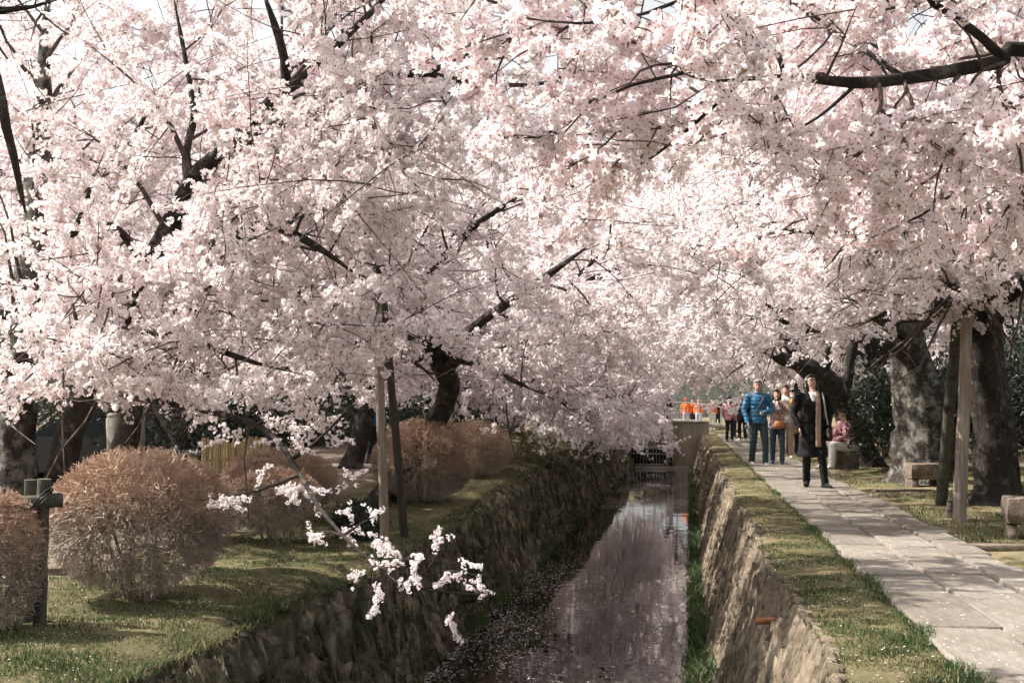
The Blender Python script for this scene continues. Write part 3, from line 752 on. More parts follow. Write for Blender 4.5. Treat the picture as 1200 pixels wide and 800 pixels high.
# --- right bank, by the props: the dark leaning tree, the gnarled old one, the one that leans over the path
R1 = P(1168, 588, 16.3); R1[2] = 0.0
r1 = [
    ([(*(R1 - [0, 0, .1]), .31), *pl((1166, 540, 16.3, .29), (1160, 470, 16.3, .28), (1152, 415, 16.2, .29), (1150, 370, 16.1, .27), (1160, 320, 15.8, .25), (1185, 270, 15.4, .20), (1215, 220, 15.0, .15))], 0.7),
    (pl((1150, 390, 16.1, .20), (1120, 345, 15.8, .16), (1085, 305, 15.4, .12), (1062, 275, 15.0, .09), (1020, 230, 14.4, .07), (980, 190, 13.8, .05), (930, 150, 13.2, .03)), 0.2),
    (pl((1156, 330, 15.9, .15), (1130, 270, 15.3, .11), (1100, 210, 14.7, .085), (1080, 150, 14.0, .06), (1050, 80, 13.4, .04), (1010, 10, 13, .025)), 0.15),
    (pl((1085, 305, 15.4, .07), (1040, 290, 14.6, .055), (990, 275, 13.8, .04), (930, 270, 13.2, .028), (880, 265, 12.8, .015)), 0.1),
    (pl((1180, 280, 15.4, .12), (1190, 200, 14.6, .09), (1180, 120, 13.8, .06), (1150, 40, 13, .04)), 0.1),
    (pl((1152, 372, 16.1, .09), (1115, 352, 15.2, .07), (1075, 352, 14.5, .05), (1035, 368, 13.9, .035), (1000, 385, 13.4, .02)), 0.12),
    (pl((1158, 335, 15.9, .09), (1150, 325, 14.8, .07), (1130, 335, 13.9, .05), (1100, 360, 13.2, .03), (1075, 385, 12.8, .015)), 0.12),
    (pl((1165, 315, 15.8, .09), (1185, 310, 14.8, .06), (1200, 330, 13.9, .04), (1195, 365, 13.2, .02)), 0.12),
    (pl((1150, 400, 16.1, .12), (1175, 360, 15.2, .09), (1205, 335, 14.4, .06), (1240, 300, 13.6, .04)), 0.3),
]
plant_tree(R1, r1, 'thick dark-barked cherry tree leaning right behind the two path props', 'row', sec_gap=0.30, spray_gap=0.20, keep=lambda p: not (p[0] > 2.5 and p[2] < 3.1 and random.random() < .08))
R2 = P(1082, 565, 21.0); R2[2] = 0.0
r2 = [
    ([(*(R2 - [0, 0, .1]), .52), *pl((1082, 540, 21, .50), (1080, 500, 21, .44), (1076, 460, 21, .40), (1070, 425, 20.9, .34), (1062, 390, 20.7, .27), (1052, 340, 20.3, .2), (1040, 290, 19.8, .15))], 0.8),
    (pl((1072, 425, 20.9, .16), (1050, 404, 20.5, .12), (1030, 400, 20.1, .09), (990, 393, 19.5, .07), (950, 388, 18.9, .055), (925, 380, 18.4, .045), (900, 364, 18, .03), (880, 350, 17.6, .015)), 0.55),
    (pl((1060, 390, 20.7, .16), (1030, 375, 20.1, .1), (990, 362, 19.3, .075), (950, 358, 18.6, .055), (910, 362, 18, .04), (870, 340, 17.4, .02)), 0.3),
    (pl((1048, 325, 20.2, .12), (1000, 290, 19.4, .09), (950, 265, 18.6, .06), (900, 240, 17.8, .045), (840, 240, 17, .03)), 0.1),
    (pl((1045, 310, 20, .12), (1030, 250, 19.2, .09), (1000, 190, 18.4, .06), (960, 130, 17.8, .045), (920, 60, 17, .025)), 0.1),
]
plant_tree(R2, r2, 'gnarled old cherry tree with a broad pale lichen trunk behind the stone bench', 'row', lichen=True, sec_gap=0.34, spray_gap=0.20)
R3 = P(1016, 556, 26.5); R3[2] = 0.0
r3 = [
    ([(*(R3 - [0, 0, .1]), .30), *pl((1008, 520, 26.5, .27), (992, 478, 26.3, .26), (968, 446, 26, .25), (945, 430, 25.6, .20), (918, 420, 25.2, .14), (893, 408, 24.8, .08), (860, 398, 24, .05), (830, 380, 23.4, .03))], 0.6),
    (pl((960, 440, 25.9, .14), (972, 410, 25.6, .11), (978, 380, 25.2, .09), (960, 320, 24.6, .07), (930, 260, 24, .05), (900, 190, 23.4, .03)), 0.25),
    (pl((940, 428, 25.6, .1), (900, 370, 24.8, .08), (850, 320, 24, .06), (800, 290, 23.2, .04), (750, 270, 22.6, .02)), 0.2),
    (pl((990, 470, 26.2, .12), (1000, 400, 26, .1), (1010, 330, 25.6, .08), (1000, 260, 25.2, .05), (980, 180, 24.8, .03)), 0.3),
]
plant_tree(R3, r3, 'cherry tree whose dark trunk leans out over the path behind the seated person', 'row', sec_gap=0.36, spray_gap=0.21)

# --- trees that stand beside the camera: only their boughs reach into the picture
N1 = np.array([3.3, 5.2, -0.02])
n1 = [
    ([(*(N1 - [0, 0, .1]), .21), (3.25, 5.2, 0.8, .19), (3.05, 5.2, 1.6, .17), (2.7, 5.15, 2.2, .14)], 1.1),
    ([(2.8, 5.15, 2.05, .085), *pl((1240, 60, 5.2, 0.0340), (1170, 72, 5.1, 0.0286), (1128, 80, 5.0, 0.0252), (1060, 92, 4.95, 0.0231), (1000, 97, 4.9, 0.0211), (940, 91, 4.85, 0.0177), (880, 92, 4.8, 0.0143), (835, 95, 4.8, 0.0109), (800, 86, 4.75, 0.0082), (745, 60, 4.7, 0.0048))], 0.18),
    (pl((1005, 97, 4.9, 0.0082), (982, 118, 5.0, 0.0068), (958, 138, 5.1, 0.0054), (925, 158, 5.2, 0.0041), (880, 194, 5.4, 0.0027)), 0.7),
    (pl((920, 91, 4.82, 0.0122), (913, 68, 4.85, 0.0102), (898, 53, 4.9, 0.0082), (862, 34, 4.95, 0.0054), (835, 18, 5.0, 0.0034)), 0.1),
    ([(2.75, 5.15, 2.1, .06), *pl((1260, 150, 5.6, 0.0150), (1200, 175, 5.8, 0.0109), (1130, 218, 6.0, 0.0088), (1080, 252, 6.1, 0.0068), (1040, 270, 6.2, 0.0054), (990, 292, 6.3, 0.0041), (930, 310, 6.4, 0.0027))], 0.2),
    (pl((1240, 95, 5.4, 0.0122), (1200, 112, 5.6, 0.0095), (1150, 140, 5.8, 0.0082), (1090, 190, 6.0, 0.0068), (1040, 230, 6.2, 0.0054), (985, 275, 6.4, 0.0041)), 0.2),
    (pl((1180, 72, 5.1, 0.0204), (1120, 20, 5.0, 0.0150), (1040, -20, 5.0, 0.0109), (950, -40, 5, 0.0068)), 0.1),
    (pl((1060, 92, 4.95, 0.0136), (1000, 50, 5.1, 0.0095), (940, 10, 5.2, 0.0068), (880, -30, 5.2, 0.0041)), 0.1),
    (pl((870, 93, 4.8, 0.0095), (820, 140, 5.0, 0.0075), (770, 180, 5.3, 0.0061), (720, 210, 5.6, 0.0048), (650, 235, 5.9, 0.0027)), 0.1),
    (pl((800, 86, 4.75, 0.0075), (740, 100, 4.9, 0.0061), (690, 120, 5.0, 0.0048), (640, 118, 5.1, 0.0027)), 0.1),
    (pl((890, -40, 5.0, 0.0095), (800, 0, 4.8, 0.0075), (720, 25, 4.7, 0.0061), (640, 25, 4.7, 0.0048), (560, 10, 4.7, 0.0027)), 0.2),
]
plant_tree(N1, n1, 'near cherry tree whose large pink blossom boughs fill the upper right', 'near', sec_gap=0.19, sec_len=(0.25, 0.75), ter_gap=0.19, ter_len=(0.12, 0.35), spray_gap=0.14,
           clear=0.13, floor=lambda p: 1.2 + (478 - 335) / 1500 * p[1] if p[1] > 3.4 else 99, keep=lambda p: p[1] > 3.6, start=0.1, up=0.1)
N2 = np.array([-4.3, 5.4, -0.3])
n2 = [
    ([(*(N2 - [0, 0, .1]), .17), (-4.25, 5.4, 0.7, .15), (-4.05, 5.35, 1.7, .13), (-3.8, 5.3, 2.4, .10)], 1.1),
    ([(-3.85, 5.3, 2.35, .06), *pl((-60, 20, 5.2, .03), (-10, 14, 5.2, .022), (40, 8, 5.2, .016), (90, -8, 5.2, .008))], 0.35),
]
plant_tree(N2, n2, 'near cherry tree with one bough of large pink blossoms in the upper left corner', 'near', sec_gap=0.13, sec_len=(0.15, 0.35), ter_gap=0.12, ter_len=(0.1, 0.22), spray_gap=0.14, floor=lambda p: 2.7, up=0.1)

# --- the two rows that go on along the water
rows = [
    # x, y, h, reach, limbs, azimuth, spread, radius, key, label
    (-7.2, 15.5, 2.0, 3.7, 6, 10, 300, .17, 'row', 'grey cherry trunk behind the big twiggy bush'),
    (-9.6, 18.6, 2.8, 5.2, 8, 20, 340, .18, 'row', 'tall cherry tree far behind the double-stemmed one'),
    (-9.5, 22.5, 2.2, 5.4, 7, 0, 330, .18, 'row', 'cherry tree beside the pale gate pillars and the bamboo fence'),
    (-6.6, 24.5, 2.0, 5.0, 6, 0, 260, .19, 'row', 'cherry tree behind the round orange bush'),
    (-5.6, 30.0, 1.8, 4.8, 6, 5, 250, .19, 'far', 'cherry tree bending low over the mossy bank'),
    (-5.8, 36.5, 1.9, 5.0, 6, 0, 260, .20, 'far', 'cherry tree over the bend of the mossy bank'),
    (-11.5, 31.0, 2.2, 5.0, 5, 0, 330, .20, 'far', 'cherry tree in front of the dark house'),
    (-5.9, 43.5, 1.9, 5.0, 6, 0, 260, .20, 'far', 'cherry tree before the sluice on the bushes side'),
    (-6.0, 51.0, 2.0, 5.2, 6, 0, 260, .20, 'far', 'cherry tree next to the sluice on the bushes side'),
    (-6.5, 59.5, 2.0, 5.2, 6, 0, 300, .20, 'far', 'cherry tree above the sluice gate'),
    (-12.0, 44.0, 2.4, 5.4, 5, 0, 330, .20, 'far', 'cherry tree of the back row on the bushes side'),
    (4.9, 32.0, 2.3, 5.0, 6, 180, 260, .22, 'far', 'cherry tree behind the walkers, first beyond the leaning trunk'),
    (4.6, 38.5, 2.3, 5.0, 6, 180, 260, .21, 'far', 'cherry tree behind the walkers, second beyond the leaning trunk'),
    (4.7, 45.5, 2.4, 5.2, 6, 180, 260, .21, 'far', 'cherry tree beside the walker in the pink jacket'),
    (4.6, 53.0, 2.4, 5.2, 6, 180, 260, .21, 'far', 'cherry tree on the path side just before the concrete pier'),
    (5.2, 61.0, 2.5, 5.4, 6, 180, 300, .21, 'far', 'cherry tree on the path side level with the concrete pier'),
    (-1.5, 78.0, 2.6, 6.0, 7, 90, 360, .24, 'far', 'cherry tree beyond the bridge, above the canal'),
    (-9.0, 76.0, 2.5, 6.0, 7, 90, 360, .24, 'far', 'cherry tree beyond the bridge on the bushes side'),
    (6.5, 79.0, 2.6, 6.0, 7, 90, 360, .24, 'far', 'cherry tree beyond the bridge on the path side'),
]
for x, y, h, reach, nl, az, sp_, r, key, lab in rows:
    z = float(left_level(y)) if x < 0 else 0.0
    lb = auto_limbs((x, y, z), h, reach, nl, az, sp_, r, lean=((0.35 if x < 0 else -0.35), random.uniform(-.3, .3)))
    kw = dict(sec_gap=0.36, spray_gap=0.22) if key == 'row' else dict(sec_gap=0.42, spray_gap=0.34, ter_gap=0.36, sec_len=(1.1, 2.3), ter_len=(0.4, 1.0), droop=-0.05)
    if x < 0 and x > -7 and y < 62:        # boughs that hang low over the water
        for q in range(3):
            s0 = np.array([x + .3, y, z + h - .15]); dy = random.uniform(-2.2, 1.4); rr = r * .4
            lb.append(([(*s0, rr), (x + 1.5, y + dy * .4, z + h + .15, rr * .8), (x + 2.9, y + dy * .8, z + h - .1, rr * .6), (x + 4.1, y + dy, z + h - .65, rr * .35), (x + 4.9, y + dy * 1.2, z + h - 1.15, rr * .15)], .22))
    if y == 15.5: kw['sec_gap'] = .42; kw['keep'] = lambda p: p[0] > -.55 * p[1] - .2  # crown shaped for the light: unseen left side removed to sun the lawn
    plant_tree((x, y, z), lb, lab, key, **kw)


# ------------------------------------------------------------------ clipped, leafless shrubs
def bush(loc, rx, ry, h, label, tips=2600, stems=7, lift=0.22, red=0.6, dense=1.0, group='clipped bushes on the bank', foot=0.3):
    root = empty('clipped_bush', loc); tag(root, label, 'bush', group)
    # envelope: a flattened dome from lift*h to h
    def env(n, k):
        u = RNG.normal(0, 1, (n, 3)); u /= np.linalg.norm(u, axis=1, keepdims=True)
        u[:, 2] = np.abs(u[:, 2]) * RNG.choice([1, 1, -0.9], n)
        e = np.sign(u) * np.abs(u) ** 0.85; e /= np.maximum(np.linalg.norm(e, axis=1, keepdims=True), 1e-6) ** 0.9
        zc = h * (lift + (1 - lift) * 0.45)
        z = zc + np.where(u[:, 2] > 0, (h - zc), (zc - h * lift * 0.6)) * e[:, 2] * k
        lump = 1 + 0.05 * fnoise(u[:, 0] * 3, u[:, 2] * 3 + u[:, 1] * 2, 1.0, loc[0])
        return np.stack([rx * e[:, 0] * k * lump, ry * e[:, 1] * k * lump, z], -1)
    # each stem is a part
    feet = []
    for i in range(stems):
        ang = 6.283 * i / stems + random.uniform(-.3, .3); rr = random.uniform(0.03, 0.14) * foot / 0.3
        b = np.array([math.cos(ang) * rr * 1.2, math.sin(ang) * rr, -0.08])
        top = np.array([math.cos(ang) * rx * random.uniform(.22, .5), math.sin(ang) * ry * random.uniform(.22, .5), h * random.uniform(.38, .52)])
        mid = (b * .55 + top * .45) + RNG.normal(0, 0.03, 3)
        sp = smooth_path([b, mid, top], 0.08)
        a = Acc(); a.tube(sp, np.linspace(random.uniform(.018, .030), .010, len(sp)) * (h / 1.2), 6, 0, True, 0.12); a.build('stem', M['stem'], root, True)
        feet.append(top); feet.append(mid)
    A = Acc()
    lev0 = np.array(feet)
    lev1 = env(max(26, int(60 * dense)), 0.55) + RNG.normal(0, 0.03, (max(26, int(60 * dense)), 3))
    lev2 = env(int(420 * dense), 0.78) + RNG.normal(0, 0.02, (int(420 * dense), 3))
    lev3 = env(tips, 1.0) * RNG.normal(1.0, 0.011, (tips, 1))
    def join(a_, b_, r0, r1, sides, jit, m):
        idx = np.argmin(((b_[:, None, :] - a_[None]) ** 2).sum(-1), axis=1)
        p0, p1 = a_[idx], b_; L = np.linalg.norm(p1 - p0, axis=1, keepdims=True)
        A.sticks(p0, (p0 + p1) / 2 + RNG.normal(0, 1, p0.shape) * jit * L, p1, r0, r1, m)
    join(lev0, lev1, .011, .007, 4, .14, 0); join(lev1, lev2, .0065, .0045, 3, .18, 0)
    frac = np.clip((lev3[:, 2] / h - (1 - red)) / red * 1.6 + RNG.normal(0, 0.25, tips), 0, 1)
    join(lev2, lev3, .0042, .0024, 3, .22, (frac > 0.5).astype(int))
    # short twiggy side shoots close under the clipped surface
    k = int(tips * 3.0)
    base = env(k, 1.0) * RNG.uniform(0.72, 0.98, (k, 1)); d = unit_rows(base - np.array([0, 0, h * 0.3])) * 0.35 + RNG.normal(0, 0.6, (k, 3)); d = unit_rows(d) * RNG.uniform(0.03, 0.075, (k, 1))
    s = unit_rows(np.cross(d, RNG.normal(0, 1, (k, 3)))) * 0.0030
    V = np.stack([base - s, base + s, base + d + s * .5, base + d - s * .5], 1).reshape(-1, 3)
    fr = (np.clip((base[:, 2] / h - (1 - red)) / red * 1.6 + RNG.normal(0, 0.25, k), 0, 1) > 0.5).astype(int)
    A.add(V, np.arange(k * 4).reshape(-1, 4), fr)
    o = A.build('twigs', [M['oldtwig'], M['shoot']], root); o['kind'] = 'stuff'
    return root
def unit_rows(v): return v / (np.linalg.norm(v, axis=-1, keepdims=True) + 1e-9)
def gl(px, py):
    """where the photo's ground point lies on the left bank"""
    z = -0.3
    for _ in range(6):
        d = (C_F + C_R * ((px - 600) / 1500.0) + C_U * ((400 - py) / 1500.0)); t = (z - CAMZ) / d.z
        p = np.array(cam.location) + t * np.array(d); z = float(left_level(p[1]))
    return p
def gr(px, py):
    d = (C_F + C_R * ((px - 600) / 1500.0) + C_U * ((400 - py) / 1500.0)); t = (0.0 - CAMZ) / d.z
    return np.array(cam.location) + t * np.array(d)

p = gl(162, 702); bush((p[0], p[1], p[2]), .74, .70, 1.20, 'big open twiggy bush with a reddish clipped top beside the log post', 4200, 9, .10)
p = gl(-12, 745); bush((p[0], p[1], p[2]), .33, .42, .98, 'brown clipped bush cut off by the photo edge beside the log post', 2600, 6, .06)
p = gl(322, 636); bush((p[0], p[1], p[2]), .52, .55, .85, 'low spreading bush with a slanting pale stem behind the white hanging blossoms', 2000, 6, .25, .45)
p = gl(335, 612); bush((p[0] - .1, p[1], p[2]), .80, .7, 1.0, 'brown rounded bush in front of the bamboo fence', 3000, 7, .12, .7)
p = gl(497, 588); bush((p[0], p[1], p[2]), .80, .80, 1.26, 'large round orange-brown clipped bush behind the two wooden props', 5200, 8, .04, .9, 1.5)
p = np.array([-3.92, 23.3, float(left_level(23.3)) - .05]); bush(tuple(p), .75, 1.0, 1.05, 'dark brown dome bush just beyond the large round orange one', 3600, 7, .04, .95, 1.3)
p = P(288, 560, 21.0); bush((p[0], p[1], -.05), .55, .55, 1.05, 'small round orange topiary behind the bamboo fence', 2600, 5, .1, 1.0)
p = P(232, 560, 14.5); bush((p[0], p[1], -.3), .45, .5, .75, 'small bare bush at the back of the big twiggy one', 1500, 5, .2, .5)

# ------------------------------------------------------------------ leafy evergreens
def leafy(name, loc, blobs, n, size, label, cat, m, trunk=None, group=None):
    root = empty(name, loc); tag(root, label, cat, group)
    w = np.array([b[3] * b[4] * b[5] for b in blobs]) ** 0.8; w /= w.sum()
    k = RNG.choice(len(blobs), n, p=w); B = np.array(blobs)[k]
    u = RNG.normal(0, 1, (n, 3)); u = unit_rows(u) * (RNG.uniform(0.35, 1, (n, 1)) ** 0.4)
    u *= 1 + 0.22 * fnoise(u[:, 0] * 5 + k, u[:, 2] * 5 + u[:, 1] * 4, 1.0, loc[0])[:, None]
    c = B[:, :3] + u * B[:, 3:6]
    c = c[c[:, 2] > -0.02]; n = len(c)
    d = unit_rows(unit_rows(u[:n]) * 0.5 + RNG.normal(0, 0.7, (n, 3)) + np.array([0, 0, -0.15])); s = unit_rows(np.cross(d, RNG.normal(0, 1, (n, 3))))
    L = size * RNG.uniform(0.7, 1.3, (n, 1)); nrm = np.cross(d, s)
    V = np.stack([c, c + d * L * .5 + s * L * .24 + nrm * L * .06, c + d * L, c + d * L * .5 - s * L * .24 + nrm * L * .06], 1).reshape(-1, 3)
    a = Acc(); a.add(V, np.arange(n * 4).reshape(-1, 4)); o = a.build('foliage', m, root); o['kind'] = 'stuff'
    a = Acc()
    for b in blobs:
        a.tube(smooth_path([(0, 0, -0.1), (b[0] * .4, b[1] * .4, b[2] * .5), (b[0], b[1], b[2] + b[5] * .4)], 0.2), 0.03 if trunk is None else trunk, 5, 0, False)
    a.build('stem', M['stem'], root)
    return root
ev = M['evergreen']
def blob_hedge(nx, w, d, h):
    return [(random.uniform(-w, w), random.uniform(-d, d), random.uniform(.25, .8) * h, random.uniform(.5, .9), random.uniform(.5, .8), random.uniform(.45, .8)) for _ in range(nx)]
hx = [
    (4.75, 26.3, 13, 1.3, .8, 2.3, 8000, 'dark glossy evergreen shrub behind the seated person'),
    (6.1, 20.5, 10, 1.1, .7, 2.2, 7000, 'dark evergreen shrub between the gnarled trunk and the dark prop'),
    (7.2, 23.5, 12, 1.5, .8, 3.2, 7000, 'tall dark evergreen shrub rising behind the pale prop'),
    (6.0, 17.8, 8, .8, .5, 1.7, 5000, 'evergreen shrub behind the thick dark cherry trunk'),
    (5.9, 31.0, 12, 1.9, .8, 2.6, 7000, 'dark evergreen shrub beyond the leaning cherry trunk'),
    (9.0, 28.0, 14, 2.5, .9, 4.5, 8000, 'tallest dark evergreen mass at the back of the path side'),
    (9.6, 20.5, 14, 1.6, .9, 4.4, 8000, 'tall dark evergreen mass behind the thick dark trunk at the photo edge'),
    (7.3, 15.0, 8, 1.0, .6, 2.4, 5000, 'evergreen shrub beside the stone block at the photo edge'),
]
for x, y, k, w, d, h, n, lab in hx:
    leafy('evergreen_shrub', (x, y, -.02), blob_hedge(int(k * 1.7), w, d, h), int(n * 1.9), .085, lab, 'shrub', ev, group='dark evergreens behind the path')
p = gl(425, 632); leafy('evergreen_shrub', tuple(p), [(0, 0, .2, .30, .3, .27), (-.15, .1, .22, .25, .25, .22)], 5000, .035, 'low dark green shrub at the foot of the pale prop', 'shrub', ev)
p = gl(640, 560); p = np.array([-3.75, 27.0, float(left_level(27.0))])
leafy('olive_shrub', tuple(p), [(0, 0, .35, .7, .9, .5), (.2, .5, .3, .6, .7, .4), (.3, 2.2, .3, .5, .8, .4)], 5000, .05, 'olive green rounded shrub on the mossy bank beyond the brown domes', 'shrub', M['olive'])
for x, y, k, w, d, h, n, lab in (
    (-7.6, 19.6, 9, 1.0, .6, 1.5, 6000, 'dark evergreen shrub behind the low bushes and the bamboo fence'),
    (-6.8, 28.5, 10, 1.4, .7, 1.7, 6000, 'dark evergreen shrub behind the round orange bush and the passers-by'),
    (-9.5, 27.0, 10, 1.8, .7, 2.0, 6000, 'dark evergreen hedge behind the blue-jacketed passer-by'),
    (-14.5, 25.0, 10, 2.2, .8, 2.6, 6000, 'dark evergreen hedge next to the parked car'),
    (-7.0, 34.5, 10, 1.6, .9, 1.8, 6000, 'dark evergreen shrub on the far mossy bank'),
    (-7.2, 46.0, 10, 1.6, .9, 2.0, 5000, 'evergreen shrub on the bank before the sluice')):
    leafy('evergreen_shrub', (x, y, float(left_level(y))), blob_hedge(k, w, d, h), n, .085, lab, 'shrub', ev, group='dark evergreens on the bushes side')

# ------------------------------------------------------------------ far backdrop: wooded hill beyond the town
def hill():
    xs = np.linspace(-420, 420, 90); a = Acc(); rows = []
    for k, (y, hh) in enumerate(((170, 0), (185, 9), (230, 22), (320, 38), (430, 44))):
        rows.append(np.stack([xs, np.full_like(xs, y) + 8 * fnoise(xs, 0 * xs + k, .02), -0.5 + hh * (0.75 + 0.35 * fnoise(xs, 0 * xs + k, .012, 3)) + hh * .08 * RNG.normal(0, 1, len(xs))], -1))
    v = np.array(rows); ny, nx = v.shape[:2]; i = np.arange(ny - 1)[:, None] * nx; j = np.arange(nx - 1)[None]
    a.add(v.reshape(-1, 3), np.stack([i + j, i + j + 1, i + nx + j + 1, i + nx + j], -1).reshape(-1, 4))
    tag(a.build('hills', mat('wooded_hill', (0.016, 0.02, 0.012), (0.035, 0.038, 0.022), .15, bmp=1.0, bscale=.6, bdist=2.0)), kind='structure')
hill()

# ------------------------------------------------------------------ timber props, log post, stones
def pole(name, p0, p1, r0, r1, m, label, cat='prop', group=None, sides=10):
    p0, p1 = np.array(p0, float), np.array(p1, float)
    root = empty(name, tuple(p0)); tag(root, label, cat, group)
    n = 14; t = np.linspace(0, 1, n)[:, None]
    pts = (p1 - p0) * t + RNG.normal(0, 0.004, (n, 3)); pts[0] = -(p1 - p0) / np.linalg.norm(p1 - p0) * 0.15
    a = Acc(); a.tube(pts, np.linspace(r0, r1, n) * (1 + RNG.normal(0, 0.025, n)), sides, 0, True, 0.02); a.build('pole', m, root, True)
    return root
def wrap(root, top, r):
    """rope lashing near the top"""
    a = Acc()
    for k in range(4):
        t = np.linspace(0, 6.283, 15); q = np.array(top) - np.array(root.location)
        a.tube(np.stack([q[0] + np.cos(t) * r, q[1] + np.sin(t) * r, q[2] - .05 + .018 * k + 0 * t], -1), .009, 5, 0, False)
    a.build('rope_lashing', M['darkwood'], root)
b = gr(1124, 606); tpt = P(1134, 362, 14.25); o = pole('wooden_prop', b, tpt, .077, .062, M['weathered'], 'pale weathered wooden prop standing on the grass beside the path', group='wooden tree props'); wrap(o, tpt, .066)
b = gr(1103, 588); tpt = P(1122, 368, 15.6); o = pole('wooden_prop', b, tpt, .080, .062, M['mosswood'], 'dark wooden prop leaning right, just behind the pale prop by the path', group='wooden tree props'); wrap(o, tpt, .066)  # this prop's shade is put into its dark wood colour
b = gl(451, 640); tpt = P(442, 345, b[1] / .99); o = pole('wooden_prop', b, tpt, .052, .044, M['weathered'], 'pale slender wooden prop in front of the round orange bush', group='wooden tree props'); wrap(o, tpt, .05)
b = gl(474, 628); tpt = P(449, 345, b[1] / .99 + .2); o = pole('wooden_prop', b, tpt, .050, .042, M['darkwood'], 'black slender wooden prop leaning left in front of the round orange bush', group='wooden tree props'); wrap(o, tpt, .05)

# the low log support with its cross bar
b = gl(46, 738); root = empty('log_post', tuple(b)); tag(root, 'mossy dark log post with a short cross log lashed near its top', 'post')
d0 = b[1]
def log(parent, p0, p1, r, name):
    pts = np.linspace(p0, p1, 9) + RNG.normal(0, .003, (9, 3)); a = Acc(); a.tube(pts, r * (1 + RNG.normal(0, .02, 9)), 10, 0, True, .02); return a.build(name, M['mosswood'], parent, True)
log(root, (0, 0, -.1), (.01, 0, 1.02), .046, 'upright_log')
cross = log(root, (-.20, -.14, .845), (.13, .05, .875), .050, 'cross_log')
log(root, (-.21, .22, -.1), (-.19, .20, 1.0), .046, 'rear_log')
a = Acc()
for k in range(3):
    t = np.linspace(0, 6.283, 13); a.tube(np.stack([.0 + .075 * np.cos(t), -.02 + .085 * np.sin(t), .80 + .03 * k + .10 * np.cos(t)], -1), .006, 4, 0, False)
a.build('wire_lashing', M['darkmetal'], root)

def stone(name, c, size, label, cat, rz_=0.0, m=None, top=0.03, group=None, notch=False):
    root = empty(name, tuple(c), rz_); tag(root, label, cat, group)
    sx, sy, sz = size
    def blk(lo, hi, nm):
        a = Acc(); n = 5
        # subdivided box with worn, uneven faces
        g = np.linspace(0, 1, n)
        for ax in range(3):
            for s_ in (0, 1):
                u, w = np.meshgrid(g, g, indexing='ij'); q = np.zeros((n, n, 3)); q[..., ax] = s_; q[..., (ax + 1) % 3] = u; q[..., (ax + 2) % 3] = w
                cc = q * 2 - 1; L_ = np.max(np.abs(cc), -1, keepdims=True); rn = np.linalg.norm(np.abs(cc) ** 6, axis=-1, keepdims=True) ** (1 / 6); cc = cc / np.maximum(rn, 1e-6) * (0.9 + .1)
                pp = (cc + 1) / 2 * (np.array(hi) - np.array(lo)) + np.array(lo)
                pp += (0.045 * min(sx, sz) * fnoise(pp[..., 0] * 9 + c[0], pp[..., 2] * 9 + pp[..., 1] * 7, 1.0, 2))[..., None] * cc
                i = np.arange(n - 1)[:, None] * n; j = np.arange(n - 1)[None]; f = np.stack([i + j, i + j + n, i + j + n + 1, i + j + 1], -1).reshape(-1, 4)
                a.add(pp.reshape(-1, 3), f if s_ else f[:, ::-1])
        return a.build(nm, m or M['granite'], root, True)
    if notch:
        blk((-sx / 2, -sy / 2, sz * .28), (sx / 2, sy / 2, sz), 'seat_slab')
        blk((-sx / 2 + .02, -sy / 2 + .02, -.05), (-sx / 4, sy / 2 - .02, sz * .30), 'foot_block'); blk((sx / 4, -sy / 2 + .02, -.05), (sx / 2 - .02, sy / 2 - .02, sz * .30), 'foot_block')
    else:
        blk((-sx / 2, -sy / 2, -.05), (sx / 2, sy / 2, sz), 'block')
    return root
b = gr(1083, 568); stone('stone_bench', b, (.55, .42, .34), 'squat reddish stone bench at the foot of the gnarled trunk', 'stone bench', .15, notch=True)
b = gr(1204, 626); stone('stone_bench', b, (.42, .40, .36), 'worn upright stone block cut off by the photo edge beside the path', 'stone bench', -.1, notch=True)
b = gr(992, 548); stone('sitting_stone', b, (.46, .36, .36), 'pale stone block that the person in white trousers sits on', 'stone', .1)
b = gr(1172, 640); stone('stepping_slab', b, (.75, .22, .02), 'flat stone slab set in the grass between the path and the stone block', 'slab', .02, M['granite'])
b = gr(1058, 574); stone('stepping_slab', b, (.9, .18, .015), 'thin flat stone in the verge before the stone bench', 'slab', .1, M['granite'])
b = gr(1114, 602); o = pole('wooden_stump', b, b + np.array([0, 0, .16]), .045, .042, M['darkwood'], 'short dark wooden stump between the two path props', 'stump')
b = gr(1149, 572); root = empty('wooden_board', tuple(b), .2); tag(root, 'small orange-brown wooden board standing in the grass behind the props', 'board')
a = Acc(); a.bevbox((-.09, -.02, 0), (.09, .02, .30), .008, jit=.004); a.build('panel', mat('stained_board', (.34, .18, .09), (.20, .11, .06), 9, bmp=.3), root)
for sx in (-.075, .075):
    a = Acc(); a.box((sx - .016, -.035, -.1), (sx + .016, -.022, .34)); a.build('leg', M['darkwood'], root)
# clay drain pipe in the wall
a = Acc(); q = P(897, 727, 8.9); a.tube(np.array([[.28, 0, .01], [0, 0, 0], [-.07, 0, -.005]]), .024, 12, 0, True)
o = a.build('drain_pipe', M['rust']); o.location = tuple(q); tag(o, 'short rusty drain pipe sticking out of the sunlit canal wall', 'pipe')

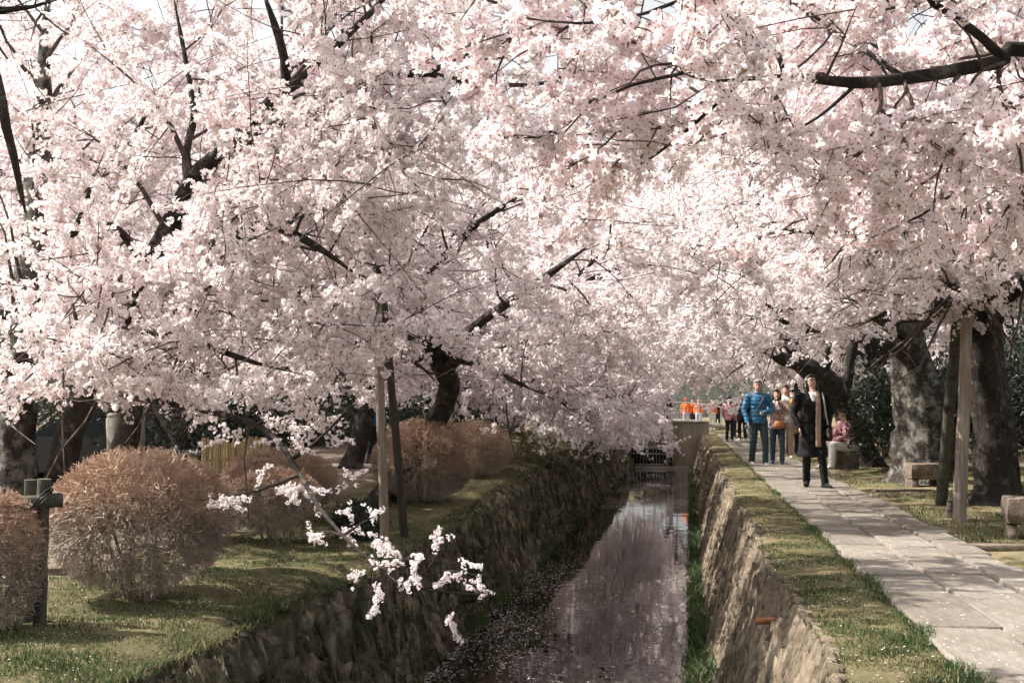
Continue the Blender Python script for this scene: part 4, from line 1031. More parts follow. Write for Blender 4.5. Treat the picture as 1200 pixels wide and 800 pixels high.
# ------------------------------------------------------------------ sluice, pier and bridge at the end of the reach
SY = 60.5
root = empty('concrete_pier', (0.25, SY, WATER_Z)); tag(root, 'stained concrete pier at the end of the canal beside the sluice gate', 'pier')
a = Acc(); a.bevbox((-1.0, 0, -.3), (.66, 1.6, 2.13), .04, jit=.006); a.build('pier_block', M['concrete'], root)
a = Acc(); a.bevbox((-1.03, -.03, 2.132), (.70, 1.63, 2.20), .02); a.build('coping', M['paleconcrete'], root)
a = Acc()
root = empty('sill_beam', (-1.4, SY - .5, WATER_Z)); tag(root, 'pale concrete sill lying across the canal below the sluice', 'sill')
a = Acc(); a.bevbox((-1.75, 0, -.2), (2.2, .40, .10), .03, jit=.004); a.build('beam', M['paleconcrete'], root)
root = empty('sluice_gate', (-1.75, SY + .3, WATER_Z)); tag(root, 'dark sluice gate with upright bars under a pale rail beam', 'sluice gate')
a = Acc(); a.bevbox((-1.15, -.05, .88), (1.0, .25, 1.06), .02); a.build('top_beam', M['paleconcrete'], root)
for x in (-1.12, -.10, .94):
    a = Acc(); a.box((x - .06, 0, -.2), (x + .06, .16, .88)); a.build('gate_post', M['darkmetal'], root)
for z_ in (.62, .12):
    a = Acc(); a.box((-1.06, -.02, z_), (.88, .04, z_ + .07)); a.build('cross_rail', M['rail'], root)
for k in range(13):
    x = -1.0 + k * .152
    a = Acc(); a.box((x - .014, .05, .0), (x + .014, .09, .86)); a.build('bar', M['rail'], root)
a = Acc(); a.box((-1.06, .30, -.2), (.88, .36, .9)); a.build('back_plate', M['darkmetal'], root)
root = empty('steel_ladder', (-.86, SY - .06, WATER_Z)); tag(root, 'pale rung ladder fixed to the concrete pier edge', 'ladder')
for x in (-.14, .10):
    a = Acc(); a.box((x - .02, -.02, .15), (x + .02, .02, 1.95)); a.build('stile', M['rail'], root)
for k in range(8):
    a = Acc(); a.box((-.12, -.018, .3 + .22 * k), (.08, .018, .34 + .22 * k)); a.build('rung', M['rail'], root)
root = empty('footbridge', (-1.2, 66.0, 0.1)); tag(root, 'pale arched footbridge with white railing crossing behind the sluice', 'bridge')
n = 14
def arch(x): return 0.55 * (1 - (x / 4.2) ** 2)
a = Acc()
for k in range(n):
    x0, x1 = -4.2 + 8.4 * k / n, -4.2 + 8.4 * (k + 1) / n
    v = [[x0, 0, arch(x0) - .25], [x1, 0, arch(x1) - .25], [x1, 2.4, arch(x1) - .25], [x0, 2.4, arch(x0) - .25], [x0, 0, arch(x0)], [x1, 0, arch(x1)], [x1, 2.4, arch(x1)], [x0, 2.4, arch(x0)]]
    a.add(v, [[0,3,2,1],[4,5,6,7],[0,1,5,4],[2,3,7,6]])
a.build('deck', M['paleconcrete'], root)
for s_, y_ in ((0, .06), (1, 2.3)):
    xs = np.linspace(-4.1, 4.1, 21)
    a = Acc(); a.tube(np.stack([xs, 0 * xs + y_, arch(xs) + .85], -1), .035, 6); a.build('handrail', M['rail'], root)
    for k in range(15):
        x = -4.0 + k * .571; a = Acc(); a.tube([[x, y_, arch(x)], [x, y_, arch(x) + .85]], .022, 5); a.build('baluster', M['rail'], root)
# back face of the trench under the bridge
root = empty('retaining_wall', (-1.3, 63.0, WATER_Z)); tag(root, 'dark stone retaining wall above the sluice gate', 'wall')
a = Acc(); a.box((-2.6, 0, -.3), (.6, .4, 1.75), jit=.01); a.build('wall_face', M['stoneL'], root)

# ------------------------------------------------------------------ left background: gate pillars, rail, bamboo fence, parked car, dark house
for (px, dd, w, hh, rot, lab) in ((138, 19.0, .20, 1.35, -.10, 'grey stone gate pillar leaning a little, nearer the parked car'), (158, 19.3, .22, 1.5, .02, 'grey stone gate pillar standing upright next to its leaning twin')):
    q = P(px, 560, dd); root = empty('gate_pillar', (q[0], q[1], -.28)); tag(root, lab, 'pillar', 'stone gate pillars')
    root.rotation_euler = (0, rot * .5, .2)
    a = Acc(); a.bevbox((-w / 2, -w / 2, -.1), (w / 2, w / 2, hh), .02, jit=.004); a.build('shaft', M['paleconcrete'], root)
    a = Acc(); a.bevbox((-w / 2 + .015, -w / 2 + .015, hh), (w / 2 - .015, w / 2 - .015, hh + .06), .02); a.build('cap', M['paleconcrete'], root)
q = P(178, 530, 20.0); root = empty('white_rail', (q[0], q[1], -.28)); tag(root, 'low white rail between the gate pillar and the blossoms', 'railing')
for z_ in (.45, .75):
    a = Acc(); a.box((-.5, -.02, z_), (1.2, .02, z_ + .08)); a.build('rail', M['rail'], root)
for x in (-.4, .4, 1.1):
    a = Acc(); a.box((x - .03, -.045, 0), (x + .03, -.022, .9)); a.build('post', M['rail'], root)
q0, q1 = P(238, 540, 17.6), P(318, 533, 19.0); q0[2] = q1[2] = -.3
root = empty('bamboo_fence', tuple(q0)); tag(root, 'low pale bamboo picket fence in front of the small orange topiary', 'fence')
nb = 30
for k in range(nb):
    t = (k + random.uniform(-.25, .25)) / nb; x = (q1 - q0) * t; hh = random.uniform(.98, 1.10)
    a = Acc(); a.tube([[x[0], x[1], -.1], [x[0] + random.gauss(0, .006), x[1], hh]], random.uniform(.016, .021), 7); a.build('picket', M['bamboo'], root, True)
for z_ in (.45, .78):
    a = Acc(); dv = q1 - q0; a.tube([np.array([0, .035, z_]), dv + np.array([0, .035, z_])], .018, 6); a.build('cross_bar', M['bamboo'], root, True)

def car(loc, rz_):
    root = empty('parked_car', loc, rz_); tag(root, 'dark parked car half hidden behind the old cherry stems', 'car')
    paint = mat('dark_car_paint', (.02, .022, .026), (.028, .03, .034), 3, .25, spec=.6); glass = mat('car_glass', (.03, .04, .045), (.04, .05, .055), 2, .05, spec=.8)
    def extr(prof, w0, w1, nm, m, par=None):
        prof = np.array(prof); n = len(prof)
        v = np.concatenate([np.stack([prof[:, 0], np.where(prof[:, 1] > .95, -w1, -w0), prof[:, 1]], -1), np.stack([prof[:, 0], np.where(prof[:, 1] > .95, w1, w0), prof[:, 1]], -1)])
        a = Acc(); a.add(v, [[i, (i + 1) % n, n + (i + 1) % n, n + i] for i in range(n)]); a.add(v[:n], [list(range(n))[::-1]]); a.add(v[n:], [list(range(n))])
        return a.build(nm, m, par or root)
    body = extr([(-2.1, .35), (-2.12, .75), (-1.95, .95), (-.95, .98), (1.0, .95), (1.95, .82), (2.1, .6), (2.08, .32)], .82, .80, 'body', paint)
    extr([(-1.75, .955), (-1.25, 1.40), (.25, 1.42), (1.05, .955)], .80, .62, 'cabin', glass)
    extr([(-1.2, 1.405), (-1.1, 1.46), (.15, 1.47), (.25, 1.425)], .62, .60, 'roof', paint)
    for sx in (-1.3, 1.3):
        for sy in (-.78, .78):
            a = Acc(); t = np.linspace(0, 1, 2); a.tube([[sx, sy - .1, .31], [sx, sy + .1, .31]], .31, 16); w = a.build('wheel', M['darkmetal'], root)
            a = Acc(); a.tube([[sx, sy - .11, .31], [sx, sy + .11, .31]], .19, 12); a.build('rim', M['rail'], w)
    for sy in (-.6, .6):
        a = Acc(); a.ellipsoid((2.06, sy, .66), (.06, .16, .08)); a.build('headlight', M['rail'], root, True)
    a = Acc(); a.box((2.09, -.4, .4), (2.12, .4, .52)); a.build('grille', M['darkmetal'], root)
q = P(108, 540, 24.0); car((q[0], q[1], -.28), R(200))

def house():
    root = empty('house', (-17.0, 33.0, 0.2)); tag(root, 'dark timber house with a tiled roof behind the parked car', 'house')
    wallm = mat('dark_timber_wall', (.05, .042, .036), (.085, .07, .06), 3, bmp=.3, stretch=(1, 1, .2)); tile = mat('grey_roof_tile', (.09, .09, .095), (.14, .14, .145), 4, .6)
    a = Acc(); a.box((-7, 0, -.5), (7, 6, 3.0)); a.build('wall', wallm, root)
    rf = empty('roof', (0, 0, 0)); rf.parent = root
    a = Acc(); a.add([[-7.8, -1, 2.9], [7.8, -1, 2.9], [7.0, 3, 4.7], [-7.0, 3, 4.7], [-7.8, 7, 2.9], [7.8, 7, 2.9]], [[0, 1, 2, 3], [3, 2, 5, 4]]); a.add([[-7.8, -1, 2.9], [-7.0, 3, 4.7], [-7.8, 7, 2.9], [7.8, -1, 2.9], [7.0, 3, 4.7], [7.8, 7, 2.9]], [[0, 1, 2], [5, 4, 3]]); a.build('roof_slope', tile, rf)
    for k in range(40):
        x = -7.6 + 15.2 * k / 39; a = Acc(); a.tube([[x, -1.02, 2.93], [x * .9, 3, 4.73]], .05, 5); a.build('roof_tile_row', tile, rf)
    for x in (-5, -2, 1.2, 4.4):
        w = empty('window', (x, -.03, 1.3)); w.parent = root
        a = Acc(); a.box((-.75, -.05, -.6), (.75, .02, .6)); a.box((-.68, -.06, -.53), (-.02, -.052, .53), 1); a.box((.02, -.06, -.53), (.68, -.052, .53), 1); a.build('frame', [M['darkwood'], mat('paper_pane', (.30, .29, .27), (.36, .35, .32), 3, .3)], w)
house()

# ------------------------------------------------------------------ people
TMP = bpy.data.scenes.new('modelling')
def remesh(acc, voxel, name, m, parent, smooth=3, wrinkle=0.0, wscale=14):
    me = acc.mesh('part', [])
    o = bpy.data.objects.new('part', me); TMP.collection.objects.link(o)
    md = o.modifiers.new('r', 'REMESH'); md.mode = 'VOXEL'; md.voxel_size = voxel
    if smooth:
        sm = o.modifiers.new('s', 'SMOOTH'); sm.iterations = smooth; sm.factor = 0.5
    vl = TMP.view_layers[0]; vl.update()
    out = bpy.data.meshes.new_from_object(o.evaluated_get(vl.depsgraph))
    bpy.data.objects.remove(o); bpy.data.meshes.remove(me)
    if wrinkle:
        n = len(out.vertices); co = np.empty(n * 3, np.float32); no = np.empty(n * 3, np.float32)
        out.vertices.foreach_get('co', co); out.vertices.foreach_get('normal', no); co = co.reshape(-1, 3); no = no.reshape(-1, 3)
        w = fnoise(co[:, 0] * wscale + co[:, 2] * wscale * .7, co[:, 2] * wscale - co[:, 1] * wscale * .6, 1.0, 1.3) * .7 + fnoise(co[:, 0] * wscale * 2.3, co[:, 2] * wscale * 1.4, 1.0, 2) * .4
        out.vertices.foreach_set('co', (co + no * (w * wrinkle)[:, None]).ravel())
    out.materials.clear(); out.materials.append(m); out.name = name
    return link(name, out, parent, True)

def rcone(a, p0, p1, r0, r1, sides=10):
    p0, p1 = np.array(p0, float), np.array(p1, float); d = unit(p1 - p0)
    pts, rr = [], []
    for t in (-.99, -.7, -.35, 0): pts.append(p0 + d * r0 * t); rr.append(r0 * math.sqrt(max(0, 1 - t * t)) + 1e-4)
    for t in (0, .35, .7, .99): pts.append(p1 + d * r1 * t); rr.append(r1 * math.sqrt(max(0, 1 - t * t)) + 1e-4)
    a.tube(pts, rr, sides)
def loft(a, secs, sides=18):
    """secs: (cx, cy, z, rx, ry)"""
    secs = np.array(secs, float); n = len(secs); ang = np.arange(sides) * 2 * math.pi / sides
    v = np.stack([secs[:, :1] + secs[:, 3:4] * np.cos(ang), secs[:, 1:2] + secs[:, 4:5] * np.sin(ang), np.repeat(secs[:, 2:3], sides, 1)], -1)
    i = np.arange(n - 1)[:, None] * sides; j = np.arange(sides)[None]; k = (j + 1) % sides
    V = v.reshape(-1, 3); nn = a.n
    a.add(V, np.stack([i + j, i + k, i + sides + k, i + sides + j], -1).reshape(-1, 4))
    a.f.append(np.array([list(range(sides))[::-1]]) + nn); a.m.append(np.zeros(1, np.int32))
    a.f.append(np.array([list(range((n - 1) * sides, n * sides))]) + nn); a.m.append(np.zeros(1, np.int32))
class Xf:
    """collects shapes and moves them with a matrix (for the tilted head)"""
    def __init__(self, M_): self.a = Acc(); self.M = M_
    def into(self, acc):
        V = np.concatenate(self.a.v) @ np.array(self.M.to_3x3()).T + np.array(self.M.translation)
        acc.v.append(V.astype(np.float32)); acc.f += [f + acc.n for f in self.a.f]; acc.m += self.a.m; acc.n += len(V)
def hand(a, w, d, side, curl=.5):
    """palm and five fingers; w wrist, d forearm direction"""
    d = unit(np.array(d, float)); s = unit(np.cross(d, [side, 0.25, 0.1])); n = np.cross(s, d)
    pc = w + d * .05
    for q in (-.026, -.009, .009, .026): rcone(a, w + d * .012 + s * q * .6, w + d * .085 + s * q, .013, .011, 7)
    for q, L in zip((-.028, -.0095, .0095, .028), (.062, .076, .072, .055)):
        k = w + d * .088 + s * q; m_ = k + d * L * .5 * math.cos(curl * .6) + n * L * .5 * math.sin(curl * .6); e = m_ + d * L * .5 * math.cos(curl * 1.6) + n * L * .5 * math.sin(curl * 1.6)
        rcone(a, k, m_, .009, .0085, 6); rcone(a, m_, e, .0085, .007, 6)
    k = w + d * .03 - s * .03; m_ = k + d * .035 - s * .022 + n * .012; rcone(a, k, m_, .012, .010, 6); rcone(a, m_, m_ + d * .03 - s * .004 + n * .012, .010, .008, 6)

SKIN = mat('skin', (.60, .40, .30), (.52, .33, .245), 9, .55)
HAIR = {'black': mat('black_hair', (.012, .010, .010), (.025, .021, .019), 40, .4), 'grey': mat('grey_hair', (.16, .15, .14), (.26, .25, .24), 60, .5), 'brown': mat('brown_hair', (.04, .024, .016), (.07, .045, .03), 40, .4)}
DARKEYE = mat('eye_dark', (.015, .012, .01), (.02, .015, .012), 5, .2)
LIP = mat('lip', (.42, .17, .15), (.38, .15, .13), 5, .5)
def cloth(name, c, c2=None, scale=8, rough=.9): return mat(name, c, c2 or tuple(x * .8 for x in c), scale, rough, .25, 160, spec=.2, bdist=.004)

def person(label, loc, rz_, h=1.7, J=None, head=(0, 0, 0), hair='black', hairlen=0.0, top=None, hem=.80, flare=1.0, legs=None, legr=1.0, shoes=None, extras=None, vox=.014, glasses=False, mask=False, group='people strolling on the path', skirt=None, hat=None, collar=None, cat='person'):
    sc = h / 1.70
    root = empty('person', tuple(loc), rz_); root.scale = (sc * 1.07, sc * 1.05, sc); tag(root, label, cat, group)
    j = dict(pel=(0, 0, .93), che=(0, 0, 1.25), nek=(0, .015, 1.44), sl=(.175, .01, 1.38), sr=(-.175, .01, 1.38), el=(.235, .04, 1.11), er=(-.235, .04, 1.11), wl=(.225, -.05, .88), wr=(-.225, -.05, .88),
             hl=(.085, 0, .90), hr=(-.085, 0, .90), kl=(.095, -.03, .49), kr=(-.095, -.03, .49), al=(.10, .02, .085), ar=(-.10, .02, .085), fl=(.02, -1, 0), fr=(-.02, -1, 0))
    j.update(J or {}); j = {k: np.array(v, float) for k, v in j.items()}
    Hm = Matrix.Translation(Vector(j['nek']) + Vector((0, -.01, .055))) @ Euler((head[0], head[1], head[2]), 'XYZ').to_matrix().to_4x4()
    hp = lambda x, y, z: np.array(Hm @ Vector((x, y, z)))
    # body
    a = Acc()
    X = Xf(Hm); X.a.ellipsoid((0, .012, .125), (.073, .092, .095), 0, 16, 12); X.a.ellipsoid((0, -.022, .07), (.056, .066, .075), 0, 14, 10); X.a.ellipsoid((0, -.05, .025), (.032, .034, .026), 0, 10, 8)
    rcone(X.a, (0, -.085, .095), (0, -.100, .072), .010, .015, 8)
    for s in (-1, 1): X.a.ellipsoid((s * .074, .012, .085), (.012, .022, .032), 0, 8, 6)
    rcone(X.a, (0, .012, .08), (0, .015, -.07), .052, .058)
    X.into(a)
    loft(a, [(*j['pel'][:2], j['pel'][2] - .06, .145, .10), (*j['pel'][:2], j['pel'][2] + .05, .135, .095), (*((j['pel'] + j['che']) / 2)[:2], (j['pel'][2] + j['che'][2]) / 2, .12, .085), (*j['che'][:2], j['che'][2], .14, .10), (*j['che'][:2], j['che'][2] + .12, .135, .08), (*j['nek'][:2], j['nek'][2] + .01, .05, .05)])
    for s in 'lr':
        rcone(a, j['s' + s], j['e' + s], .046, .038); rcone(a, j['e' + s], j['w' + s], .036, .026); rcone(a, j['nek'] - [0, 0, .03], j['s' + s], .05, .046)
        hand(a, j['w' + s], j['w' + s] - j['e' + s], 1 if s == 'l' else -1)
        rcone(a, j['h' + s], j['k' + s], .078, .052); rcone(a, j['k' + s], j['a' + s], .050, .036); rcone(a, j['a' + s] - [0, 0, .03], j['a' + s] + unit(j['f' + s]) * .11 - [0, 0, .058], .030, .022)
    remesh(a, .012 if vox <= .012 else (.017 if vox < .02 else vox), 'body', SKIN, root, 2)
    # trousers
    if legs:
        a = Acc()
        loft(a, [(*((j['hl'] + j['hr']) / 2)[:2], j['pel'][2] - .07, .155, .112), (*j['pel'][:2], j['pel'][2] + .04, .15, .108), (*j['pel'][:2], j['pel'][2] + .12, .14, .10)])
        for s in 'lr':
            rcone(a, j['h' + s] - [0, 0, .02], j['k' + s], .098 * legr, .068 * legr); rcone(a, j['k' + s], j['a' + s] - [0, 0, .01], .066 * legr, .056 * max(legr, .9))
        remesh(a, vox, 'trousers', legs, root, 3, .006, 16)
    if skirt:
        a = Acc(); loft(a, [(0, 0, skirt[1], .24, .20), (0, 0, .7, .19, .15), (0, 0, .98, .14, .105)]); remesh(a, vox, 'skirt', skirt[0], root, 2, .008, 9)
    # top
    if top:
        a = Acc(); pe, ch = j['pel'], j['che']
        mid = (pe + ch) / 2
        secs = []
        zt = pe[2]
        if hem < zt:
            secs += [(*pe[:2], hem, .175 * flare, .125 * flare), (*pe[:2], (hem + zt) / 2, .172 * (flare + 1) / 2, .125 * (flare + 1) / 2)]
        secs += [(*pe[:2], zt + .02, .165, .12), (*mid[:2], mid[2] + .03, .155, .115), (*ch[:2], ch[2], .170, .128), (*ch[:2], ch[2] + .10, .172, .108), (*((ch + j['nek']) / 2)[:2], ch[2] + .155, .12, .085), (*j['nek'][:2], j['nek'][2] + .005, .068, .066)]
        loft(a, secs)
        for s in 'lr':
            rcone(a, ch + [0, 0, .11], j['s' + s], .07, .070); rcone(a, j['s' + s], j['e' + s], .070, .058); rcone(a, j['e' + s], j['w' + s] - unit(j['w' + s] - j['e' + s]) * .01, .056, .043)
        remesh(a, vox, 'coat' if hem < .7 else 'jacket', top, root, 3, .012, 13)
        if collar:
            a = Acc(); t = np.linspace(0, 6.283, 15); a.tube(np.stack([j['nek'][0] + .068 * np.cos(t), j['nek'][1] + .068 * np.sin(t) - .004, j['nek'][2] + .01 + .012 * np.sin(t)], -1), .020, 7, 0, False); a.build('collar', collar, root, True)
    # shoes
    for s in 'lr':
        a = Acc(); f = unit(j['f' + s]); A_ = j['a' + s]; g = A_ - [0, 0, .05]
        rcone(a, g - f * .035, g + f * .07, .044, .042); rcone(a, g + f * .07 - [0, 0, .008], g + f * .15 - [0, 0, .012], .042, .032)
        rcone(a, A_, g, .045, .042)
        remesh(a, min(vox, .014), 'shoe', shoes or M['darkmetal'], root, 2)
    # hair
    if hair:
        a = Acc(); X = Xf(Hm)
        X.a.ellipsoid((0, .026, .140), (.084, .094, .093), 0, 16, 12); X.a.ellipsoid((0, -.035, .185), (.062, .052, .040), 0, 12, 8)
        if hairlen > 0:
            for s in (-1, 1):
                rcone(X.a, (s * .062, .02, .13), (s * .078, .015, .02), .034, .034); rcone(X.a, (s * .078, .015, .02), (s * .080, .02, .02 - hairlen), .034, .022)
            for s in (-.04, 0, .04): rcone(X.a, (s, .075, .10), (s * 1.3, .075, .02 - hairlen), .045, .034)
        X.into(a); remesh(a, vox, 'hair', HAIR[hair], root, 2, .006, 40)
    if hat:
        a = Acc(); X = Xf(Hm); X.a.lathe([(.02, .235), (.07, .225), (.094, .185), (.098, .15), (.14, .145), (.14, .138)][::-1], 16, (0, .01, 0)); X.into(a); a.build('hat', hat, root, True)
    # face
    for s in (-1, 1):
        a = Acc(); a.ellipsoid(hp(s * .030, -.076, .105), (.010, .009, .007), 0, 8, 6); a.build('eye', DARKEYE, root, True)
        a = Acc(); a.tube([hp(s * .014, -.084, .122), hp(s * .030, -.083, .127), hp(s * .046, -.073, .122)], .004, 5); a.build('eyebrow', HAIR['black'], root, True)
    a = Acc(); a.tube([hp(-.022, -.083, .043), hp(0, -.090, .041), hp(.022, -.083, .043)], .006, 6); a.build('mouth', LIP, root, True)
    if glasses:
        a = Acc(); t = np.linspace(0, 6.283, 17)
        for s in (-1, 1):
            a.tube([hp(s * .031 + .024 * math.cos(q), -.092, .103 + .020 * math.sin(q)) for q in t], .0028, 5, 0, False); a.tube([hp(s * .054, -.090, .107), hp(s * .076, .01, .105)], .0026, 5)
        a.tube([hp(-.008, -.094, .106), hp(.008, -.094, .106)], .0026, 5); a.build('glasses', M['darkmetal'], root)
    if mask:
        a = Acc(); X = Xf(Hm); X.a.ellipsoid((0, -.062, .048), (.052, .042, .042), 0, 14, 10); X.into(a); a.build('face_mask', M['white'], root, True)
    if extras: extras(root, j, hp)
    return root

BLACK = cloth('black_wool', (.010, .010, .011), (.018, .017, .018)); NAVY = cloth('dark_trousers', (.018, .020, .026), (.03, .032, .04))
JEANS = cloth('blue_jeans', (.055, .085, .115), (.035, .055, .08)); TEALJEANS = cloth('dark_teal_jeans', (.028, .048, .055), (.05, .072, .08))
TAN = cloth('tan_cloth', (.42, .31, .235), (.34, .25, .19)); KHAKI = cloth('khaki_cloth', (.30, .27, .17), (.24, .21, .13)); PALE = cloth('pale_grey_cloth', (.55, .53, .50), (.46, .44, .41))
PINK = cloth('pink_cloth', (.62, .33, .34), (.52, .26, .28)); RED = cloth('red_cloth', (.55, .05, .07), (.45, .04, .05)); ORANGE = cloth('orange_vest', (.85, .20, .04), (.75, .15, .03)); LAV = cloth('lavender_white_cloth', (.66, .63, .72), (.56, .54, .63))
CHAR = cloth('charcoal_cloth', (.035, .035, .038), (.055, .053, .055)); BLUE2 = cloth('bright_blue_cloth', (.02, .17, .52), (.015, .13, .42)); LEATHER = mat('tan_leather', (.42, .18, .07), (.33, .13, .05), 10, .5); YEL = cloth('yellow_strap', (.72, .42, .06))
def quilt(name, c):
    m = cloth(name, c); nt = m.node_tree; b = [n for n in nt.nodes if n.type == 'BSDF_PRINCIPLED'][0]
    w = nt.nodes.new('ShaderNodeTexWave'); w.bands_direction = 'Z'; w.inputs['Scale'].default_value = 4.2; w.inputs['Distortion'].default_value = .8; tc = nt.nodes.new('ShaderNodeTexCoord'); nt.links.new(tc.outputs['Object'], w.inputs['Vector'])
    bump(nt, b, w.outputs['Fac'], .35, .02); b.inputs['Roughness'].default_value = .55
    return m
BLUEQ = quilt('blue_quilted_nylon', (.045, .17, .31))
def floral():
    m, nt, b, out = nodes_of('floral_cloth')
    v = nt.nodes.new('ShaderNodeTexVoronoi'); v.inputs['Scale'].default_value = 22; tc = nt.nodes.new('ShaderNodeTexCoord'); nt.links.new(tc.outputs['Object'], v.inputs['Vector'])
    c = ramp(nt, v.outputs['Distance'], [(.2, (.58, .20, .24)), (.36, (.70, .52, .48)), (.55, (.30, .22, .22))]); nt.links.new(c, b.inputs['Base Color']); b.inputs['Roughness'].default_value = .9
    return m
FLORAL = floral()
def strap(root, pts, r, m, name='strap', flat=True):
    a = Acc(); a.tube(smooth_path(pts, .03), r, 6); return a.build(name, m, root, True)
def bag(root, c, size, m, name='bag'):
    a = Acc(); loft(a, [(c[0], c[1], c[2] - size[2], size[0] * .8, size[1] * .8), (c[0], c[1], c[2] - size[2] * .5, size[0], size[1]), (c[0], c[1], c[2] + size[2] * .6, size[0] * .95, size[1] * .9), (c[0], c[1], c[2] + size[2], size[0] * .7, size[1] * .5)]); return remesh(a, .012, name, m, root, 2)

# woman in black, looking up at the blossoms
def x_black(root, j, hp):
    a = Acc(); loft(a, [(.055, -.15, .62, .040, .016), (.055, -.152, .85, .042, .018), (.060, -.150, 1.1, .040, .018), (.062, -.138, 1.28, .036, .02), (.06, -.105, 1.40, .03, .022), (.05, -.06, 1.46, .025, .03)], 12); remesh(a, .010, 'scarf', TAN, root, 2, .004, 30)
    strap(root, [(.13, -.075, 1.425), (.145, -.13, 1.3), (.165, -.135, 1.12), (.2, -.10, .95)], .013, PALE)
    a = Acc(); loft(a, [(0, -.125, 1.30, .02, .012), (0, -.10, 1.38, .045, .02), (0, -.05, 1.44, .062, .03)], 12); remesh(a, .010, 'blouse', M['white'], root, 1)
    bag(root, (.24, .06, .82), (.05, .12, .12), CHAR)
q = gr(953, 571)
person('woman in a long black coat with a beige scarf looking up at the blossoms', (q[0], q[1], .0), R(4), 1.70, J=dict(kl=(.10, -.12, .50), al=(.14, -.15, .085), kr=(-.085, .0, .49), ar=(-.07, .15, .10), fl=(.4, -1, 0), fr=(-.25, -1, 0), wl=(.20, -.08, .90), wr=(-.20, -.08, .90), el=(.255, .05, 1.12), er=(-.255, .05, 1.12)),
       head=(R(-24), R(4), R(20)), hair='black', hairlen=.13, top=BLACK, hem=.46, flare=1.22, legs=BLACK, legr=.95, shoes=BLACK, extras=x_black, vox=.011, glasses=True)
# man in the blue jacket
def x_blue(root, j, hp):
    strap(root, [(.10, -.06, 1.44), (.06, -.135, 1.32), (-.03, -.15, 1.15), (-.12, -.13, .99), (-.17, -.05, .90)], .011, M['darkmetal'])
    a = Acc(); a.bevbox((-.27, -.13, .74), (-.20, -.06, .82), .012); a.build('camera', M['darkmetal'], root)
q = gr(889, 546)
person('man in a blue quilted jacket and jeans walking with a camera in his hand', (q[0], q[1], .0), R(10), 1.78, J=dict(el=(.27, -.02, 1.10), wl=(.06, -.20, 1.06), er=(-.26, .02, 1.11), wr=(-.22, -.10, .87), kl=(.10, -.12, .50), al=(.10, -.13, .085), kr=(-.09, .0, .49), ar=(-.10, .14, .10)),
       head=(R(6), 0, R(-12)), hair='grey', top=BLUEQ, hem=.84, legs=TEALJEANS, shoes=PALE, extras=x_blue, vox=.012, collar=BLUEQ)
# woman in the flowered jacket
def x_floral(root, j, hp):
    bag(root, (.05, -.17, .90), (.11, .05, .08), LEATHER, 'waist_bag'); strap(root, [(-.10, -.05, 1.44), (-.03, -.145, 1.28), (.03, -.16, 1.1), (.06, -.17, .97)], .010, LEATHER)
    a = Acc(); a.bevbox((-.05, -.33, 1.44), (.05, -.27, 1.51), .01); a.build('camera', M['darkmetal'], root)
q = gr(911, 543)
person('woman in a flowered pink jacket with a tan waist bag and blue jeans', (q[0], q[1], .0), R(-4), 1.60, J=dict(el=(.22, -.10, 1.20), wl=(.06, -.25, 1.40), er=(-.22, -.10, 1.20), wr=(-.07, -.25, 1.38), kl=(.10, -.07, .49), al=(.10, -.12, .085), kr=(-.09, .0, .49), ar=(-.10, .06, .085)),
       head=(0, 0, 0), hair='brown', hairlen=.05, top=FLORAL, hem=.80, legs=JEANS, shoes=JEANS, extras=x_floral, vox=.014)
def x_yel(root, j, hp): strap(root, [(.14, -.06, 1.43), (.10, -.14, 1.3), (0, -.15, 1.1), (-.14, -.12, .95)], .02, YEL)
q = gr(919, 537); person('walker in tan trousers with a yellow strap behind the flowered jacket', (q[0] + .05, q[1], 0), R(0), 1.74, hair='brown', top=PALE, hem=.82, legs=TAN, shoes=PALE, extras=x_yel, vox=.018)
q = gr(929, 533); person('walker in a pale khaki coat with a white face mask', (q[0], q[1], 0), R(6), 1.66, hair='black', hairlen=.04, top=KHAKI, hem=.55, legs=NAVY, shoes=CHAR, mask=True, vox=.016)
q = gr(855, 517); person('person in a pink jacket and dark jeans beside the sunlit grass edge', (q[0], q[1], 0), R(150), 1.62, hair='black', hairlen=.08, top=PINK, hem=.80, legs=NAVY, shoes=PALE, vox=.018)
q = gr(870, 516); person('person all in black behind the pink jacket', (q[0], q[1], 0), R(-20), 1.70, hair='black', top=BLACK, hem=.75, legs=BLACK, shoes=PALE, vox=.018, hat=PALE)
q = gr(864, 512); person('person in a red top glimpsed between the pink and the black jackets', (q[0], q[1], 0), R(10), 1.66, hair='black', top=RED, hem=.8, legs=CHAR, shoes=CHAR, vox=.022)
q = gr(879, 511); person('person in pale trousers walking behind the man in the blue jacket', (q[0], q[1], 0), R(170), 1.64, hair='brown', top=CHAR, hem=.8, legs=PALE, shoes=CHAR, vox=.022)
# far visitors behind the pier
vest = [(804, 'visitor in an orange vest and red hat behind the concrete pier', ORANGE, LAV, RED, 0), (812, 'dark-haired visitor in an orange vest and charcoal trousers behind the pier', ORANGE, CHAR, None, .3),
        (819, 'visitor in an orange vest over white clothes behind the pier', ORANGE, LAV, None, -.3), (835, 'visitor in an orange top and white trousers past the end of the pier', ORANGE, M['white'], None, .2), (841, 'small dark-clothed visitor at the far end of the path', CHAR, NAVY, None, 0)]
for px, lab, t, l, ht, r_ in vest:
    d = 68.0 + random.uniform(-1, 1); q = P(px, 505, d)
    person(lab, (q[0], q[1], .05), r_, 1.66, hair='black', top=t, hem=.95, legs=l, shoes=l, hat=ht, vox=.026, group='visitors by the bridge')
